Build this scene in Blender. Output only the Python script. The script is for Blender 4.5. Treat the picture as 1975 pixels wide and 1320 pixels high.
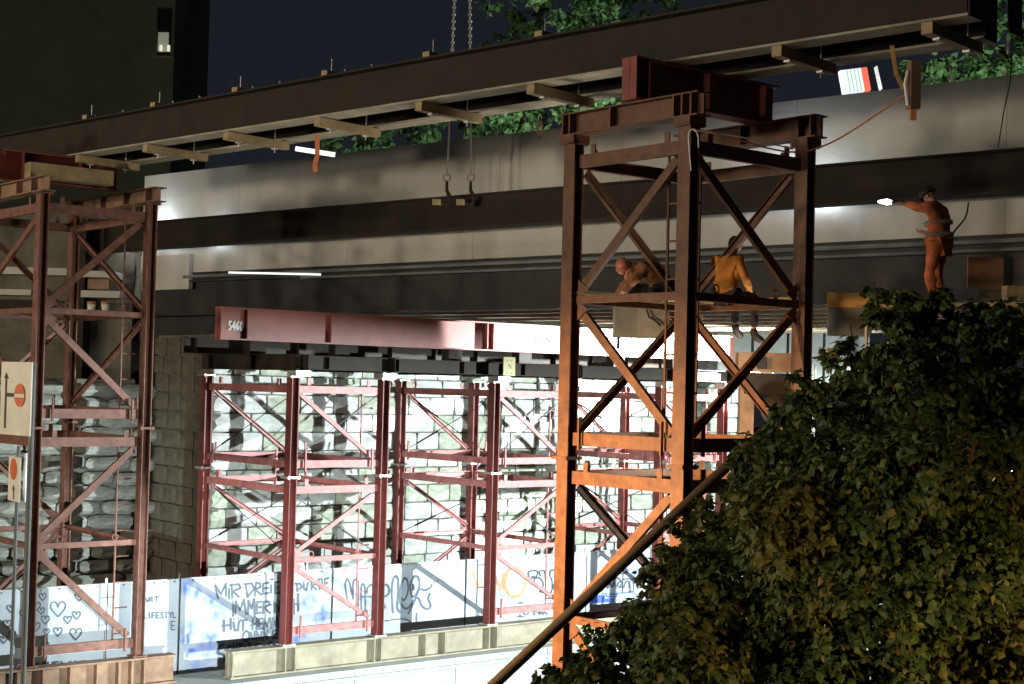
import bpy, bmesh, math, random
from mathutils import Vector, Matrix
random.seed(11)
for o in list(bpy.data.objects): bpy.data.objects.remove(o)
S = bpy.context.scene
COL = S.collection
R = math.radians
V = Vector
# ---------------------------------------------------------------- camera
F = 3000.0                      # focal length in photo pixels (photo 1975 wide)
PITCH, ROLL = math.atan(85/3000), math.atan(0.025)
cam_d = bpy.data.cameras.new('camera'); cam = bpy.data.objects.new('camera', cam_d); COL.objects.link(cam)
cam_d.sensor_width = 36; cam_d.lens = 36*F/1975; cam_d.clip_start = 0.3; cam_d.clip_end = 800
MC = Matrix.Rotation(math.pi/2+PITCH, 4, 'X') @ Matrix.Rotation(ROLL, 4, 'Z')
cam.matrix_world = MC
S.camera = cam
M3 = MC.to_3x3()
def ray(px, py):
    d = M3 @ V(((px-987.5)/F, -(py-660)/F, -1.0)); return d/d.y
def at(px, py, Y): return ray(px, py)*Y
def plane(px, py, P, n):
    d = ray(px, py); return d*(P.dot(n)/d.dot(n))
# ---------------------------------------------------------------- world: night sky
W = bpy.data.worlds.new('World'); S.world = W; W.use_nodes = True
nt = W.node_tree; bg = nt.nodes['Background']
tc = nt.nodes.new('ShaderNodeTexCoord'); sp = nt.nodes.new('ShaderNodeSeparateXYZ'); cr = nt.nodes.new('ShaderNodeValToRGB')
nt.links.new(tc.outputs['Generated'], sp.inputs[0]); nt.links.new(sp.outputs['Z'], cr.inputs[0])
cr.color_ramp.elements[0].color = (.012, .0135, .018, 1); cr.color_ramp.elements[0].position = .05
cr.color_ramp.elements[1].color = (.007, .009, .016, 1); cr.color_ramp.elements[1].position = .5
nt.links.new(cr.outputs[0], bg.inputs['Color']); bg.inputs['Strength'].default_value = 1.0
S.view_settings.view_transform = 'Standard'; S.view_settings.look = 'None'
S.view_settings.exposure = 0; S.view_settings.gamma = 1; S.view_settings.use_curve_mapping = False
S.cycles.max_bounces = 5; S.cycles.diffuse_bounces = 3; S.cycles.glossy_bounces = 2
# lamp strengths, tuned here; each lamp object is made with its fitting below
SODIUM = (1.0, .60, .27); WARM = (1.0, .87, .68); COOL = (.86, .97, 1.0); ICE = (.72, .84, 1.0)
P_STREET = 40000; P_SODIUM = 30000; P_FLOOD = 80000; P_FLOOD2 = 44000; P_UP = 4200; P_PATCH = 45; P_TREE = 5500
# ---------------------------------------------------------------- helpers
def setp(o, label=None, cat=None, group=None, kind=None):
    if label: o['label'] = label
    if cat: o['category'] = cat
    if group: o['group'] = group
    if kind: o['kind'] = kind
    return o
def empty(name, P, rz=0, label=None, cat=None, group=None):
    o = bpy.data.objects.new(name, None); COL.objects.link(o); o.empty_display_size = .2
    o.location = P; o.rotation_euler = (0, 0, rz); setp(o, label, cat, group)
    return o
def frame(d, up):
    d = d.normalized(); u = up-d*up.dot(d)
    if u.length < 1e-4: u = V((1, 0, 0))-d*d.x
    u.normalize(); return d, u, d.cross(u)
Z = V((0, 0, 1))
class MB:
    def __init__(s): s.v = []; s.f = []
    def add(s, vs, fs):
        n = len(s.v); s.v += [tuple(v) for v in vs]; s.f += [tuple(i+n for i in f) for f in fs]; return s
    def box(s, c, ax, ay, az):
        c = V(c); vs = [c+ax*i+ay*j+az*k for i in (-1, 1) for j in (-1, 1) for k in (-1, 1)]
        fs = [(0, 1, 3, 2), (4, 6, 7, 5), (0, 4, 5, 1), (2, 3, 7, 6), (0, 2, 6, 4), (1, 5, 7, 3)]
        if ax.cross(ay).dot(az) < 0: fs = [f[::-1] for f in fs]
        return s.add(vs, fs)
    def abox(s, a, b):
        a = V(a); b = V(b); h = (b-a)/2
        return s.box((a+b)/2, V((h.x, 0, 0)), V((0, h.y, 0)), V((0, 0, h.z)))
    def bar(s, p, q, w, h, up=Z):                      # w sideways, h along up
        p = V(p); q = V(q); d, u, t = frame(q-p, up)
        return s.box((p+q)/2, (q-p)/2, t*(w/2), u*(h/2))
    def ibeam(s, p, q, h, b, tw=.014, tf=.022, up=Z):
        p = V(p); q = V(q); d, u, t = frame(q-p, up); L = (q-p)/2; c = (p+q)/2
        s.box(c, L, t*(tw/2), u*(h/2-tf))
        for k in (-1, 1): s.box(c+u*(k*(h/2-tf/2)), L, t*(b/2), u*(tf/2))
        return s
    def chan(s, p, q, h, b, side, up=Z, t=.012):       # U section, open towards -side
        p = V(p); q = V(q); d, u, n = frame(q-p, up); L = (q-p)/2; c = (p+q)/2
        if n.dot(side) < 0: n = -n
        s.box(c, L, n*(t/2), u*(h/2-t))
        for k in (-1, 1): s.box(c+u*(k*(h/2-t/2))-n*(b/2-t/2), L, n*(b/2), u*(t/2))
        return s
    def tube(s, pts, r, n=8, cap=True):
        pts = [V(p) for p in pts]; rings = []; vs = []; fs = []; pu = None
        for i, p in enumerate(pts):
            d = (pts[min(i+1, len(pts)-1)]-pts[max(i-1, 0)])
            d, u, t = frame(d, pu if pu else (Z if abs(d.normalized().z) < .9 else V((1, 0, 0)))); pu = u
            rr = r[i] if isinstance(r, (list, tuple)) else r
            vs += [p+(u*math.cos(2*math.pi*k/n)+t*math.sin(2*math.pi*k/n))*rr for k in range(n)]
        for i in range(len(pts)-1):
            for k in range(n):
                a = i*n+k; b = i*n+(k+1) % n; fs.append((a, b, b+n, a+n))
        if cap: fs += [tuple(range(n))[::-1], tuple(range((len(pts)-1)*n, len(pts)*n))]
        return s.add(vs, fs)
    def lathe(s, c, prof, n=14, axis=Z):
        c = V(c); d, u, t = frame(V(axis), V((1, 0, 0)) if abs(V(axis).normalized().x) < .9 else Z); vs = []; fs = []
        for (r, h) in prof: vs += [c+d*h+(u*math.cos(2*math.pi*k/n)+t*math.sin(2*math.pi*k/n))*r for k in range(n)]
        for i in range(len(prof)-1):
            for k in range(n):
                a = i*n+k; b = i*n+(k+1) % n; fs.append((a, b, b+n, a+n))
        fs += [tuple(range(n))[::-1], tuple(range((len(prof)-1)*n, len(prof)*n))]
        return s.add(vs, fs)
    def ring(s, c, ax, ay, r, r2, n=12):
        c = V(c); return s.tube([c+ax*(math.cos(2*math.pi*k/n)*r)+ay*(math.sin(2*math.pi*k/n)*r) for k in range(n+1)], r2, 6)
    def mesh(s, name, m=None):
        me = bpy.data.meshes.new(name); me.from_pydata(s.v, [], s.f); me.update()
        if m: me.materials.append(m)
        return me
    def build(s, name, m, parent=None, smooth=False, world=None):
        """vertices are in the parent's local space; world=True: given in world space, moved to the parent's"""
        if world and parent is not None:
            I = (Matrix.Translation(parent.location) @ parent.rotation_euler.to_matrix().to_4x4()).inverted()
            s.v = [tuple(I @ V(v)) for v in s.v]
        me = s.mesh(name, m)
        if smooth:
            for p in me.polygons: p.use_smooth = True
        o = bpy.data.objects.new(name, me); COL.objects.link(o)
        if parent is not None: o.parent = parent
        return o
    def thing(s, name, m, label, cat, group=None, kind=None, smooth=False):
        vs = [V(v) for v in s.v]
        lo = V((min(v.x for v in vs), min(v.y for v in vs), min(v.z for v in vs))); hi = V((max(v.x for v in vs), max(v.y for v in vs), max(v.z for v in vs)))
        b = V(((lo.x+hi.x)/2, (lo.y+hi.y)/2, lo.z)); s.v = [tuple(v-b) for v in vs]
        o = s.build(name, m, None, smooth); o.location = b; setp(o, label, cat, group, kind); return o
def children(o): return [c for c in bpy.data.objects if c.parent == o]
def copy_tree(o, parent=None):
    c = o.copy(); COL.objects.link(c); c.parent = parent
    for ch in KIDS.get(o, children(o)): copy_tree(ch, c)
    return c
KIDS = {}
# ---------------------------------------------------------------- materials
MATS = {}
def mat(name, col, rough=.6, metal=0, scale=6, var=.35, bump=.15, col2=None, streak=0, bscale=None, spec=.4):
    m = bpy.data.materials.new(name); m.use_nodes = True; n = m.node_tree.nodes; l = m.node_tree.links
    b = n['Principled BSDF']; b.inputs['Roughness'].default_value = rough; b.inputs['Metallic'].default_value = metal
    b.inputs['Specular IOR Level'].default_value = spec
    c = n.new('ShaderNodeTexCoord'); mp = n.new('ShaderNodeMapping'); l.new(c.outputs['Object'], mp.inputs[0])
    if streak: mp.inputs['Scale'].default_value = (1, 1, streak)
    x = n.new('ShaderNodeTexNoise'); x.inputs['Scale'].default_value = scale; x.inputs['Detail'].default_value = 8; x.inputs['Roughness'].default_value = .65
    l.new(mp.outputs[0], x.inputs['Vector'])
    r = n.new('ShaderNodeValToRGB'); r.color_ramp.elements[0].position = .32; r.color_ramp.elements[1].position = .68
    d = col2 if col2 else tuple(k*(1-var) for k in col)
    r.color_ramp.elements[0].color = (*d, 1); r.color_ramp.elements[1].color = (*[min(1, k*(1+var*.35)) for k in col], 1)
    l.new(x.outputs['Fac'], r.inputs[0]); l.new(r.outputs[0], b.inputs['Base Color'])
    if bump:
        y = n.new('ShaderNodeTexNoise'); y.inputs['Scale'].default_value = bscale or scale*5; y.inputs['Detail'].default_value = 5
        l.new(c.outputs['Object'], y.inputs['Vector'])
        u = n.new('ShaderNodeBump'); u.inputs['Strength'].default_value = bump; u.inputs['Distance'].default_value = .03
        l.new(y.outputs['Fac'], u.inputs['Height']); l.new(u.outputs[0], b.inputs['Normal'])
    MATS[name] = m; return m
def emit(name, col, s):
    m = bpy.data.materials.new(name); m.use_nodes = True; b = m.node_tree.nodes['Principled BSDF']
    b.inputs['Base Color'].default_value = (*[c*.5 for c in col], 1); b.inputs['Emission Color'].default_value = (*col, 1); b.inputs['Emission Strength'].default_value = s
    MATS[name] = m; return m
RED = mat('lit_red_steel_paint', (.36, .15, .14), .5, 0, 5, .35, .12, (.25, .075, .065))  # red tower struts: strong flood light is put into this paler colour
LEGR = mat('shaded_red_steel_paint', (.16, .032, .025), .5, 0, 4, .4, .12, (.10, .020, .016))  # same paint on the legs, shade of their recesses put into the colour
ORED = mat('rust_red_steel_paint', (.13, .055, .023), .6, 0, 5, .45, .2, (.068, .027, .013))
ORED2 = mat('dusty_rust_steel_paint', (.18, .082, .056), .65, 0, 5, .45, .2, (.095, .038, .025))
RUST = mat('weathered_brown_steel', (.019, .0115, .0048), .8, 0, 2.2, .5, .25, (.009, .0055, .0025))
DARK = mat('dark_girder_paint', (.026, .023, .021), .7, 0, 1.5, .45, .15)
GIRD = mat('girder_red_paint', (.30, .098, .076), .5, 0, 1.6, .25, .08)
CROSS = mat('oxide_red_paint', (.20, .045, .032), .6, 0, 2.5, .4, .12)
FLG = mat('pale_primed_steel', (.30, .27, .20), .8, 0, 1.5, .5, .1, (.17, .15, .11))
BEIGE = mat('dirty_beige_steel', (.25, .225, .155), .7, 0, 2.0, .4, .2, (.16, .14, .095))
BROWNB = mat('brown_beam_steel', (.24, .145, .085), .7, 0, 2.5, .5, .2, (.13, .075, .045))
CONC = mat('pale_concrete', (.43, .41, .36), .9, 0, .7, .28, .22, (.37, .355, .31), streak=.35, bscale=9)
CONC2 = mat('white_concrete', (.33, .36, .33), .9, 0, .9, .3, .25, (.23, .255, .235), streak=.4, bscale=10)
DCONC = mat('old_dark_concrete', (.13, .12, .09), .92, 0, 1.2, .5, .3)
STONE = mat('hewn_stone', (.42, .45, .41), .95, 0, 2.2, .55, .35, (.26, .28, .25), bscale=14)
STONE2 = mat('hewn_stone_mossy', (.36, .39, .32), .95, 0, 3, .55, .35, (.20, .22, .16), bscale=16)
STONE3 = mat('hewn_stone_grey', (.46, .48, .45), .95, 0, 2.6, .5, .35, (.29, .30, .28), bscale=12)
WSTONE = mat('shaded_stone', (.11, .10, .075), .95, 0, 2.2, .5, .5, (.06, .055, .042), bscale=14)  # wing face turned from the flood: its shade is put into the stone colour
MORTAR = mat('dark_mortar', (.13, .125, .10), .95, 0, 4, .4, .3)
WOOD = mat('rough_timber', (.30, .225, .12), .8, 0, 3, .4, .2, (.17, .12, .06), bscale=25)
PLY = mat('yellow_plywood', (.62, .36, .11), .7, 0, 2, .25, .05)
PIPEM = mat('dull_pipe_grey', (.16, .165, .16), .95, 0, 1.5, .3, .1, spec=.05)
GREY = mat('grey_sheet', (.20, .21, .20), .6, 0, 1.5, .3, .1)
STEEL = mat('galvanised_steel', (.5, .5, .48), .4, .6, 8, .25, .1)
BLACK = mat('black_steel', (.025, .025, .025), .5, 0, 6, .3, .1)
TARP = mat('white_tarpaulin', (.39, .44, .48), .6, 0, 1.3, .10, .35, (.27, .31, .335), bscale=1.4)
WHITE = mat('white_paint', (.8, .8, .77), .6, 0, 2, .1, .05)
PAINTK = mat('dark_spray_paint', (.05, .055, .075), .7, 0, 8, .5, 0)
PAINTG = mat('grey_spray_paint', (.10, .12, .15), .7, 0, 6, .4, 0)
PAINTO = mat('orange_spray_paint', (.55, .27, .12), .7, 0, 6, .3, 0)
PAINTB = mat('blue_print', (.05, .10, .45), .6, 0, 8, .3, 0)
CREAM = mat('cream_sign_sheet', (.62, .57, .46), .45, 0, 2, .18, .03)
SIGNRED = mat('sign_red', (.52, .11, .03), .5, 0, 8, .2, 0)
YELLOW = mat('yellow_notice', (.36, .32, .14), .6, 0, 8, .2, 0)
ASPH = mat('asphalt', (.05, .05, .05), .9, 0, 4, .3, .3)
PLAST = mat('dark_render', (.055, .062, .038), .95, 0, .5, .25, .1)
GLASS = mat('black_glass', (.01, .01, .012), .15, 0, 1, .1, 0)
ROPE = mat('steel_rope', (.22, .19, .14), .6, 0, 20, .3, .2)
ORANGE = mat('orange_cable', (.55, .18, .06), .6, 0, 5, .2, .05)
SKIN = mat('skin', (.45, .22, .14), .6, 0, 8, .15, 0)
JKT_O = mat('orange_work_jacket', (.55, .22, .035), .85, 0, 5, .35, .3, (.36, .13, .02), bscale=9)
JKT_B = mat('brown_work_jacket', (.30, .14, .055), .85, 0, 6, .5, .4, (.13, .06, .03), bscale=9)
HIVIS = mat('red_orange_hivis', (.62, .17, .06), .8, 0, 6, .4, .35, (.34, .09, .04), bscale=9)
REFLECT = mat('reflective_tape', (.26, .23, .17), .4, 0, 5, .3, 0)
CLOTH = mat('dark_trousers', (.022, .021, .024), .9, 0, 6, .4, .3)
BOOT = mat('dark_boots', (.03, .024, .02), .7, 0, 6, .4, .2)
HELM_O = mat('orange_red_helmet', (.42, .14, .07), .4, 0, 3, .15, 0)
HELM_D = mat('dark_helmet', (.05, .035, .03), .5, 0, 3, .2, 0)
HAIR = mat('dark_hair', (.02, .014, .01), .8, 0, 20, .4, .4)
BARK = mat('bark', (.06, .045, .03), .95, 0, 6, .5, .6)
def leafmat(name, col, col2, trans=.25, scale=2.5):
    m = mat(name, col, .55, 0, scale, .4, 0, col2, spec=.3)
    n = m.node_tree.nodes; l = m.node_tree.links; b = n['Principled BSDF']; out = n['Material Output']
    t = n.new('ShaderNodeBsdfTranslucent'); mx = n.new('ShaderNodeMixShader'); mx.inputs[0].default_value = trans
    ramp = [x for x in n if x.type == 'VALTORGB'][0]; l.new(ramp.outputs[0], t.inputs[0])
    l.new(b.outputs[0], mx.inputs[1]); l.new(t.outputs[0], mx.inputs[2]); l.new(mx.outputs[0], out.inputs[0]); return m
LEAF1 = leafmat('dark_leaf', (.056, .090, .022), (.032, .054, .014))
LEAF2 = leafmat('ochre_leaf', (.125, .125, .028), (.070, .078, .020))
LEAF3 = leafmat('green_leaf', (.060, .13, .045), (.03, .07, .022))
# ---------------------------------------------------------------- site axes
ang = math.atan2(.638, .77)
E1 = V((math.cos(ang), math.sin(ang), 0)); E2 = V((-E1.y, E1.x, 0))       # shoring grid: right-away, left-away
B = V((.7535, -.6576, 0)).normalized(); N = V((.6576, .7535, 0)).normalized()  # bridge axis: right-near, and away
N1 = V((-5.05, 36.1, -6.1))
def G(x, y, z): return V((N1.x, N1.y, 0))+E1*x+E2*y+Z*z                   # grid point
GROUND = -9.0
def wpx(px, py, e2):                                                      # grid x where the photo pixel meets plane e2
    P = plane(px, py, G(0, e2, 0), E2); return (P-G(0, e2, 0)).dot(E1), P.z
# ---------------------------------------------------------------- ground, terrace
mb = MB(); mb.add([(-250, -60, GROUND), (250, -60, GROUND), (250, 400, GROUND), (-250, 400, GROUND)], [(0, 1, 2, 3)])
o = mb.build('ground', ASPH); setp(o, kind='structure')
mb = MB(); mb.add([G(-30, -.1, -6.95), G(40, -.1, -6.95), G(40, 40, -6.95), G(-30, 40, -6.95)], [(0, 1, 2, 3)])
o = mb.build('terrace', ASPH); setp(o, kind='structure')
# concrete plinth under the shoring, cast in bays with open joints
pl = empty('concrete_plinth', G(0, -.5, GROUND), ang, 'long pale concrete plinth carrying the beams below the red towers', 'wall')
x = -13.4
while x < 20:
    MB().abox((x+.012, 0, .02), (x+3.0-.012, 1.6, -6.745-GROUND)).build('bay', CONC2, pl); x += 3.0
MB().abox((-13.4, .06, 0), (19.6, 1.55, -6.80-GROUND)).build('core', DCONC, pl)
MB().abox((-13.4, -.1, -6.98-GROUND), (19.6, -.002, -6.90-GROUND)).build('ledge', CONC2, pl)
# ---------------------------------------------------------------- shoring towers
def leg_bm(x, y, z0, z1): return MB().ibeam((x, y, z0+.02), (x, y, z1-.02), .20, .25, .014, .02, up=V((1, 0, 0)))
def make_tower(name, P, w, s, secs, paint, label, group, apexA=0, rods=True, apexB=None, ladder=None):
    """local axes: x = right-away, y = left-away.  near leg stands at the origin"""
    t = empty(name, P, ang, label, 'tower', group)
    base = P.z; X = V((1, 0, 0)); Y = V((0, 1, 0))
    for si, (a, b) in enumerate(secs):
        z0 = a-base; z1 = b-base; H = z1-z0; zm = (z0+z1)/2
        for (x, y) in ((0, 0), (w, 0), (0, s), (w, s)):
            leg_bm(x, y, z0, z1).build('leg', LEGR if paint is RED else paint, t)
            for zz in (z0, z1):
                zc = zz+.0125 if zz == z0 else zz-.0125
                m_ = MB().abox((x-.17, y-.17, zc-.0115), (x+.17, y+.17, zc+.0115))
                for dx in (-.13, .13): m_.lathe((x+dx, y-.14, zc-.03), [(.022, 0), (.022, .06)], 6)
                m_.build('end_plate', STEEL if paint is RED else paint, t)
        faces = [((0, 0), (w, 0), -Y, apexA), ((0, 0), (0, s), -X, 1), ((0, s), (w, s), Y, 1-apexA if apexB is None else apexB), ((w, 0), (w, s), X, apexB or 0)]
        for fi, (p, q, n, apex) in enumerate(faces):
            p = V((*p, 0)); q = V((*q, 0)); d = (q-p).normalized()
            off = .11 if fi in (0, 2) else .135
            p2 = p+d*off; q2 = q-d*off
            zt = z1-.30; zb = z0+.30
            big = .20 if paint is not RED else .17; bw = .10 if paint is RED else .14
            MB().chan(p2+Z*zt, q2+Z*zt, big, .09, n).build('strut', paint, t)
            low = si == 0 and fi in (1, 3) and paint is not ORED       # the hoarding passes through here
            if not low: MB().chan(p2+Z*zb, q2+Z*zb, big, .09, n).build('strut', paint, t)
            for k in (.14, .86):
                c = p2.lerp(q2, k)+Z*(zt+.175); MB().bar(c-d*.05, c+d*.05, .02, .15).build('lug', paint, t)
            for k in ((.10, .90) if not low else ()):
                c = p2.lerp(q2, k)+n*.075; MB().bar(c+Z*(zb-.16), c+Z*(zb+.34), .035, .05, n).build('locking_bar', paint, t)
            if H > 3:
                MB().chan(p2+Z*zm, q2+Z*zm, .12, .07, n).build('middle_strut', paint, t)
                A_, B_ = (p2, q2) if apex else (q2, p2)           # brace ends at A_, apex at B_
                ins = (B_-A_).normalized()
                for (za, zc) in ((zt-.16, zm+.16), (zb+.16, zm-.16)) if not (paint is RED and fi in (1, 3)) and not (low and za < zm) else ():
                    MB().chan(A_+ins*.12+Z*za-n*.02, B_-ins*.06+Z*zc-n*.02, bw, .07, n, up=n.cross(V((0, 0, 1)))+Z*.3).build('brace', paint, t)
                    g = MB(); c = B_-ins*.10+Z*zc; g.add([c+n*.01-ins*.18, c+n*.01+ins*.06-Z*.16, c+n*.01+ins*.06+Z*.16, c-n*.004-ins*.18, c-n*.004+ins*.06-Z*.16, c-n*.004+ins*.06+Z*.16], [(0, 1, 2), (5, 4, 3), (0, 3, 4, 1), (1, 4, 5, 2), (2, 5, 3, 0)])
                    g.build('gusset', paint, t)
                for k in (.22, .78):
                    if fi == 0: MB().ring(p2.lerp(q2, k)+Z*(zm+.13), d, Z, .065, .013).build('lifting_eye', paint, t)
            elif not (paint is RED and fi in (1, 3)):
                A_, B_ = (p2, q2) if fi in (0, 2) else (q2, p2)
                ins = (B_-A_).normalized()
                MB().chan(A_+ins*.12+Z*(zt-.12)-n*.02, B_-ins*.12+Z*(zb+.12)-n*.02, bw, .07, n, up=n.cross(Z)+Z*.3).build('brace', paint, t)
            if rods and fi in (0, 1):
                for (za, zc) in (((zt-.1, zb+.1), (zb+.1, zt-.1)) if H < 3 else ((zt-.1, zm+.1), (zm+.1, zt-.1))):
                    a_ = p2-n*.1+Z*za; b_ = q2-n*.1+Z*zc; k = .5
                    MB().tube([a_, b_], .011, 6).build('tie_rod', BLACK, t)
                    MB().tube([a_.lerp(b_, .62), a_.lerp(b_, .86)], .026, 6).build('turnbuckle', BLACK, t)
        # ladder rails with rungs reaching to a leg
        for (xr, yr, xe, ye) in (ladder or ((w-.52, .16, w-.2, .16),)):
            rail = MB().tube([(xr, yr, z0+.25), (xr, yr, z1-.35)], .024, 6).build('ladder_rail', paint, t)
            zz = z0+.5; rm = None
            while zz < z1-.4:
                if rm is None:
                    rm = MB().tube([(xr, yr, zz), (xe, ye, zz)], .016, 6).build('rung', paint, rail); zf = zz
                else:
                    c = rm.copy(); COL.objects.link(c); c.parent = rail; c.location = (0, 0, zz-zf)
                zz += .56
    return t
TG = 'steel shoring towers'
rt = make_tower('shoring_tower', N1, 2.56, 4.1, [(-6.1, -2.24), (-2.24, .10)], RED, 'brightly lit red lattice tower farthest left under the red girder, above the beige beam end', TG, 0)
KIDS[rt] = children(rt)
for c in KIDS[rt]: KIDS[c] = children(c)
lab = ['brightly lit red lattice tower in the middle of the row, beside the yellow notice', 'brightly lit red lattice tower farthest right, seen through the near orange tower']
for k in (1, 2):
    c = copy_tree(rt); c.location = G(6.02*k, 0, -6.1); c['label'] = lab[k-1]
C0 = V((2.50, 22.5, -6.1)); LC0 = V((-9.93, 32.6, -6.1))
near = make_tower('shoring_tower', C0, 2.6, 2.5, [(-6.1, -1.1), (-1.1, 3.85)], ORED, 'large near orange-brown lattice tower half hidden by the tree', TG, 1, False, 1, ((.42, .16, .1, .16), (.16, .55, .16, .13)))
left = make_tower('shoring_tower', LC0, 2.48, 4.0, [(-6.1, -1.12), (-1.12, 3.82)], ORED2, 'rust-brown lattice tower at the left edge behind the traffic sign', TG, 0, False)
def LT(P, x, y, z): return V((P.x, P.y, 0))+E1*x+E2*y+Z*z
# near tower stands on a ground footing
for (P, w, s) in ((C0, 2.6, 2.5),):
    MB().box(LT(P, w/2, s/2, (GROUND-6.11)/2+.0), E1*(w/2+.6), E2*(s/2+.6), Z*((-6.11-GROUND)/2)).thing('footing', CONC, 'concrete footing block under the near orange tower', 'footing')
# red head beams with stiffeners, one over each leg line, and cross beams over them
def ibeam_thing(name, p, q, h, b, m, label, cat, stiff=(), group=None, up=Z, tw=.016, tf=.03, stw=.03, botm=None):
    p = V(p); q = V(q); d, u, t = frame(q-p, up)
    r = empty(name, (p+q)/2-Z*(h/2), 0, label, cat, group)
    MB().box((p+q)/2, (q-p)/2, t*(tw/2), u*(h/2-tf)).build('web', m, r, world=True)
    for k in (-1, 1): MB().box((p+q)/2+u*(k*(h/2-tf/2)), (q-p)/2, t*(b/2), u*(tf/2)).build('flange', botm if botm and k < 0 else m, r, world=True)
    L = (q-p).length
    for sx in stiff:
        for sd in (-1, 1):
            c = p+d*sx+t*(sd*(b/4+tw/4)); MB().box(c, d*(stw/2), t*(b/4-tw/4-.004), u*(h/2-tf-.001)).build('stiffener', m, r, world=True)
    return r
HG = 'head beams lying on the tower legs'
def head(P, x, y0, y1, z0, z1, m, label, stiff):
    return ibeam_thing('head_beam', LT(P, x, y1, (z0+z1)/2), LT(P, x, y0, (z0+z1)/2), z1-z0, .30, m, label, 'beam', stiff, HG, tf=.022)
head(C0, 0, -.28, 2.75, 3.96, 4.31, ORED, 'rust-red stiffened beam on the near tower, facing the viewer', (.12, .28, 1.2, 2.55, 2.72, 2.9))
head(C0, 2.6, -.30, 2.75, 3.96, 4.31, ORED, 'rust-red stiffened beam on the far legs of the near tower, its end facing right', (.3, 1.5, 2.7, 2.95))
head(LC0, 0, -.32, 4.3, 3.835, 4.155, BROWNB, 'yellowish beam end on the left tower at the picture edge', (.4, 2, 3.2, 4.0))
head(LC0, 2.48, -.42, 4.3, 3.835, 4.155, BROWNB, 'brown beam end sticking out over the right leg of the left tower', (.4, 2, 3.2, 4.3))
for (x_, y_, l_) in ((0, 0, 'near corner leg'), (2.6, 0, 'right leg'), (0, 2.5, 'left leg'), (2.6, 2.5, 'far leg')): MB().box(LT(C0, x_, y_, 3.905), E1*.17, E2*.17, Z*.05).thing('bearing_pad', ORED, 'square bearing pad on the '+l_+' of the near tower', 'pad', 'bearing pads on the near tower')
XG = 'red cross beams under the brown girders'
for (P, s, w, x0, x1, y, lb) in ((C0, 2.5, 2.6, -.28, 2.95, 1.0, 'dark red cross beam on top of the near tower'), (LC0, 4.0, 2.48, -1.6, 2.2, 1.2, 'red cross beam on top of the left tower')):
    zc_ = 4.635 if P is C0 else 4.478
    ibeam_thing('cross_beam', LT(P, x0, y, zc_), LT(P, x1, y, zc_), .64, .32, CROSS, lb, 'beam', (.02, .3, 1.6, 2.9), XG, tf=.03)
    if P is LC0: MB().box(LT(P, .9, .75, 4.36), E1*.95, E2*.17, Z*.16).thing('packing_timber', WOOD, 'thick yellowish timber lying beside the red cross beam of the left tower', 'timber')
# ---------------------------------------------------------------- the pair of new brown girders
PM = V((2.66, 24.3, 0)); Lm, Rm = -21.0, 5.05
def dz(t): return .0104*(t+6.75)          # the pair lies on a slight grade
GG = 'pair of long brown girders high across the picture'
for off, lb in ((-.68, 'long brown girder high across the picture, the nearer of the pair'), (.68, 'long brown girder partly hidden behind its nearer twin')):
    a = PM+B*Lm+N*off+Z*(5.28+dz(Lm)); b = PM+B*(Rm if off < 0 else Rm-.4)+N*off+Z*(5.28+dz(Rm))
    g = ibeam_thing('girder', a, b, .76, .42, RUST, lb, 'girder', [26.02], GG, tf=.035, tw=.018, botm=FLG)
    MB().box(b+B*.012, B*.012, N*.2, Z*.37).build('end_plate', RUST, g, world=True)
# clamp timbers across the pair, below and on top, with threaded rods
TGp = 'timbers clamped under the brown girders'; TGt = 'timbers lying on top of the brown girders'
pos = [(170, 'first clamped timber from the left'), (300, 'second clamped timber from the left'), (455, 'third clamped timber from the left'), (630, 'fourth clamped timber from the left'), (825, 'timber just above the two hanging hooks'), (1040, 'timber just left of the near tower top'), (1512, 'timber beside the white and red lit board'), (1800, 'timber at the right end of the girders')]
tp = None
for i, (px, lb) in enumerate(pos):
    P = plane(px, 200, PM-N*.72+Z*4.8, N); tt = (P-PM).dot(B)
    base = PM+B*tt+Z*dz(tt)
    if tp is None:
        tp = empty('clamp_timber', base+Z*4.72, math.atan2(N.y, N.x)); 
        m_ = MB().abox((-.95, -.08, 0), (.62, .08, .155)); m_.build('timber', WOOD, tp)
        for xx in (-.62, .30):
            MB().tube([(xx, 0, -.10), (xx, 0, 1.30)], .011, 6).build('threaded_rod', STEEL, tp)
            MB().abox((xx-.05, -.05, -.03), (xx+.05, .05, -.002)).build('washer', STEEL, tp)
        KIDS[tp] = children(tp); r = tp
    else:
        r = copy_tree(tp); r.location = base+Z*4.72
    setp(r, 'light rough timber under the brown girders, '+lb, 'timber', TGp)
    top = MB().abox((-.80, -.08, 0), (.35, .08, .11)) if i == 0 else None
    if top:
        tb = top.build('top_timber', WOOD); topme = tb.data
    else:
        tb = bpy.data.objects.new('top_timber', topme); COL.objects.link(tb)
    tb.location = base+Z*5.665; tb.rotation_euler = (0, 0, math.atan2(N.y, N.x)+random.uniform(-.06, .06))
    setp(tb, 'short timber atop the brown girders, above the '+lb.replace('just ', '').replace(' at the right end of the girders', ' at their right end'), 'timber', TGt)
# bright bolts standing on the girder top
bm_ = None
for i, px in enumerate((176, 229, 325, 376, 478, 530, 655, 706)):
    P = plane(px, 160, PM-N*.68+Z*5.6, N); tt = (P-PM).dot(B)
    MB().tube([PM+B*tt-N*.55+Z*(5.662+dz(tt)), PM+B*tt-N*.55+Z*(5.80+dz(tt))], .022, 6).thing('bolt', STEEL, ('first', 'second', 'third', 'fourth', 'fifth', 'sixth', 'seventh', 'eighth')[i]+' bright bolt from the left standing on the top edge of the near brown girder', 'bolt', 'bolts on the girder top')
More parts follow.
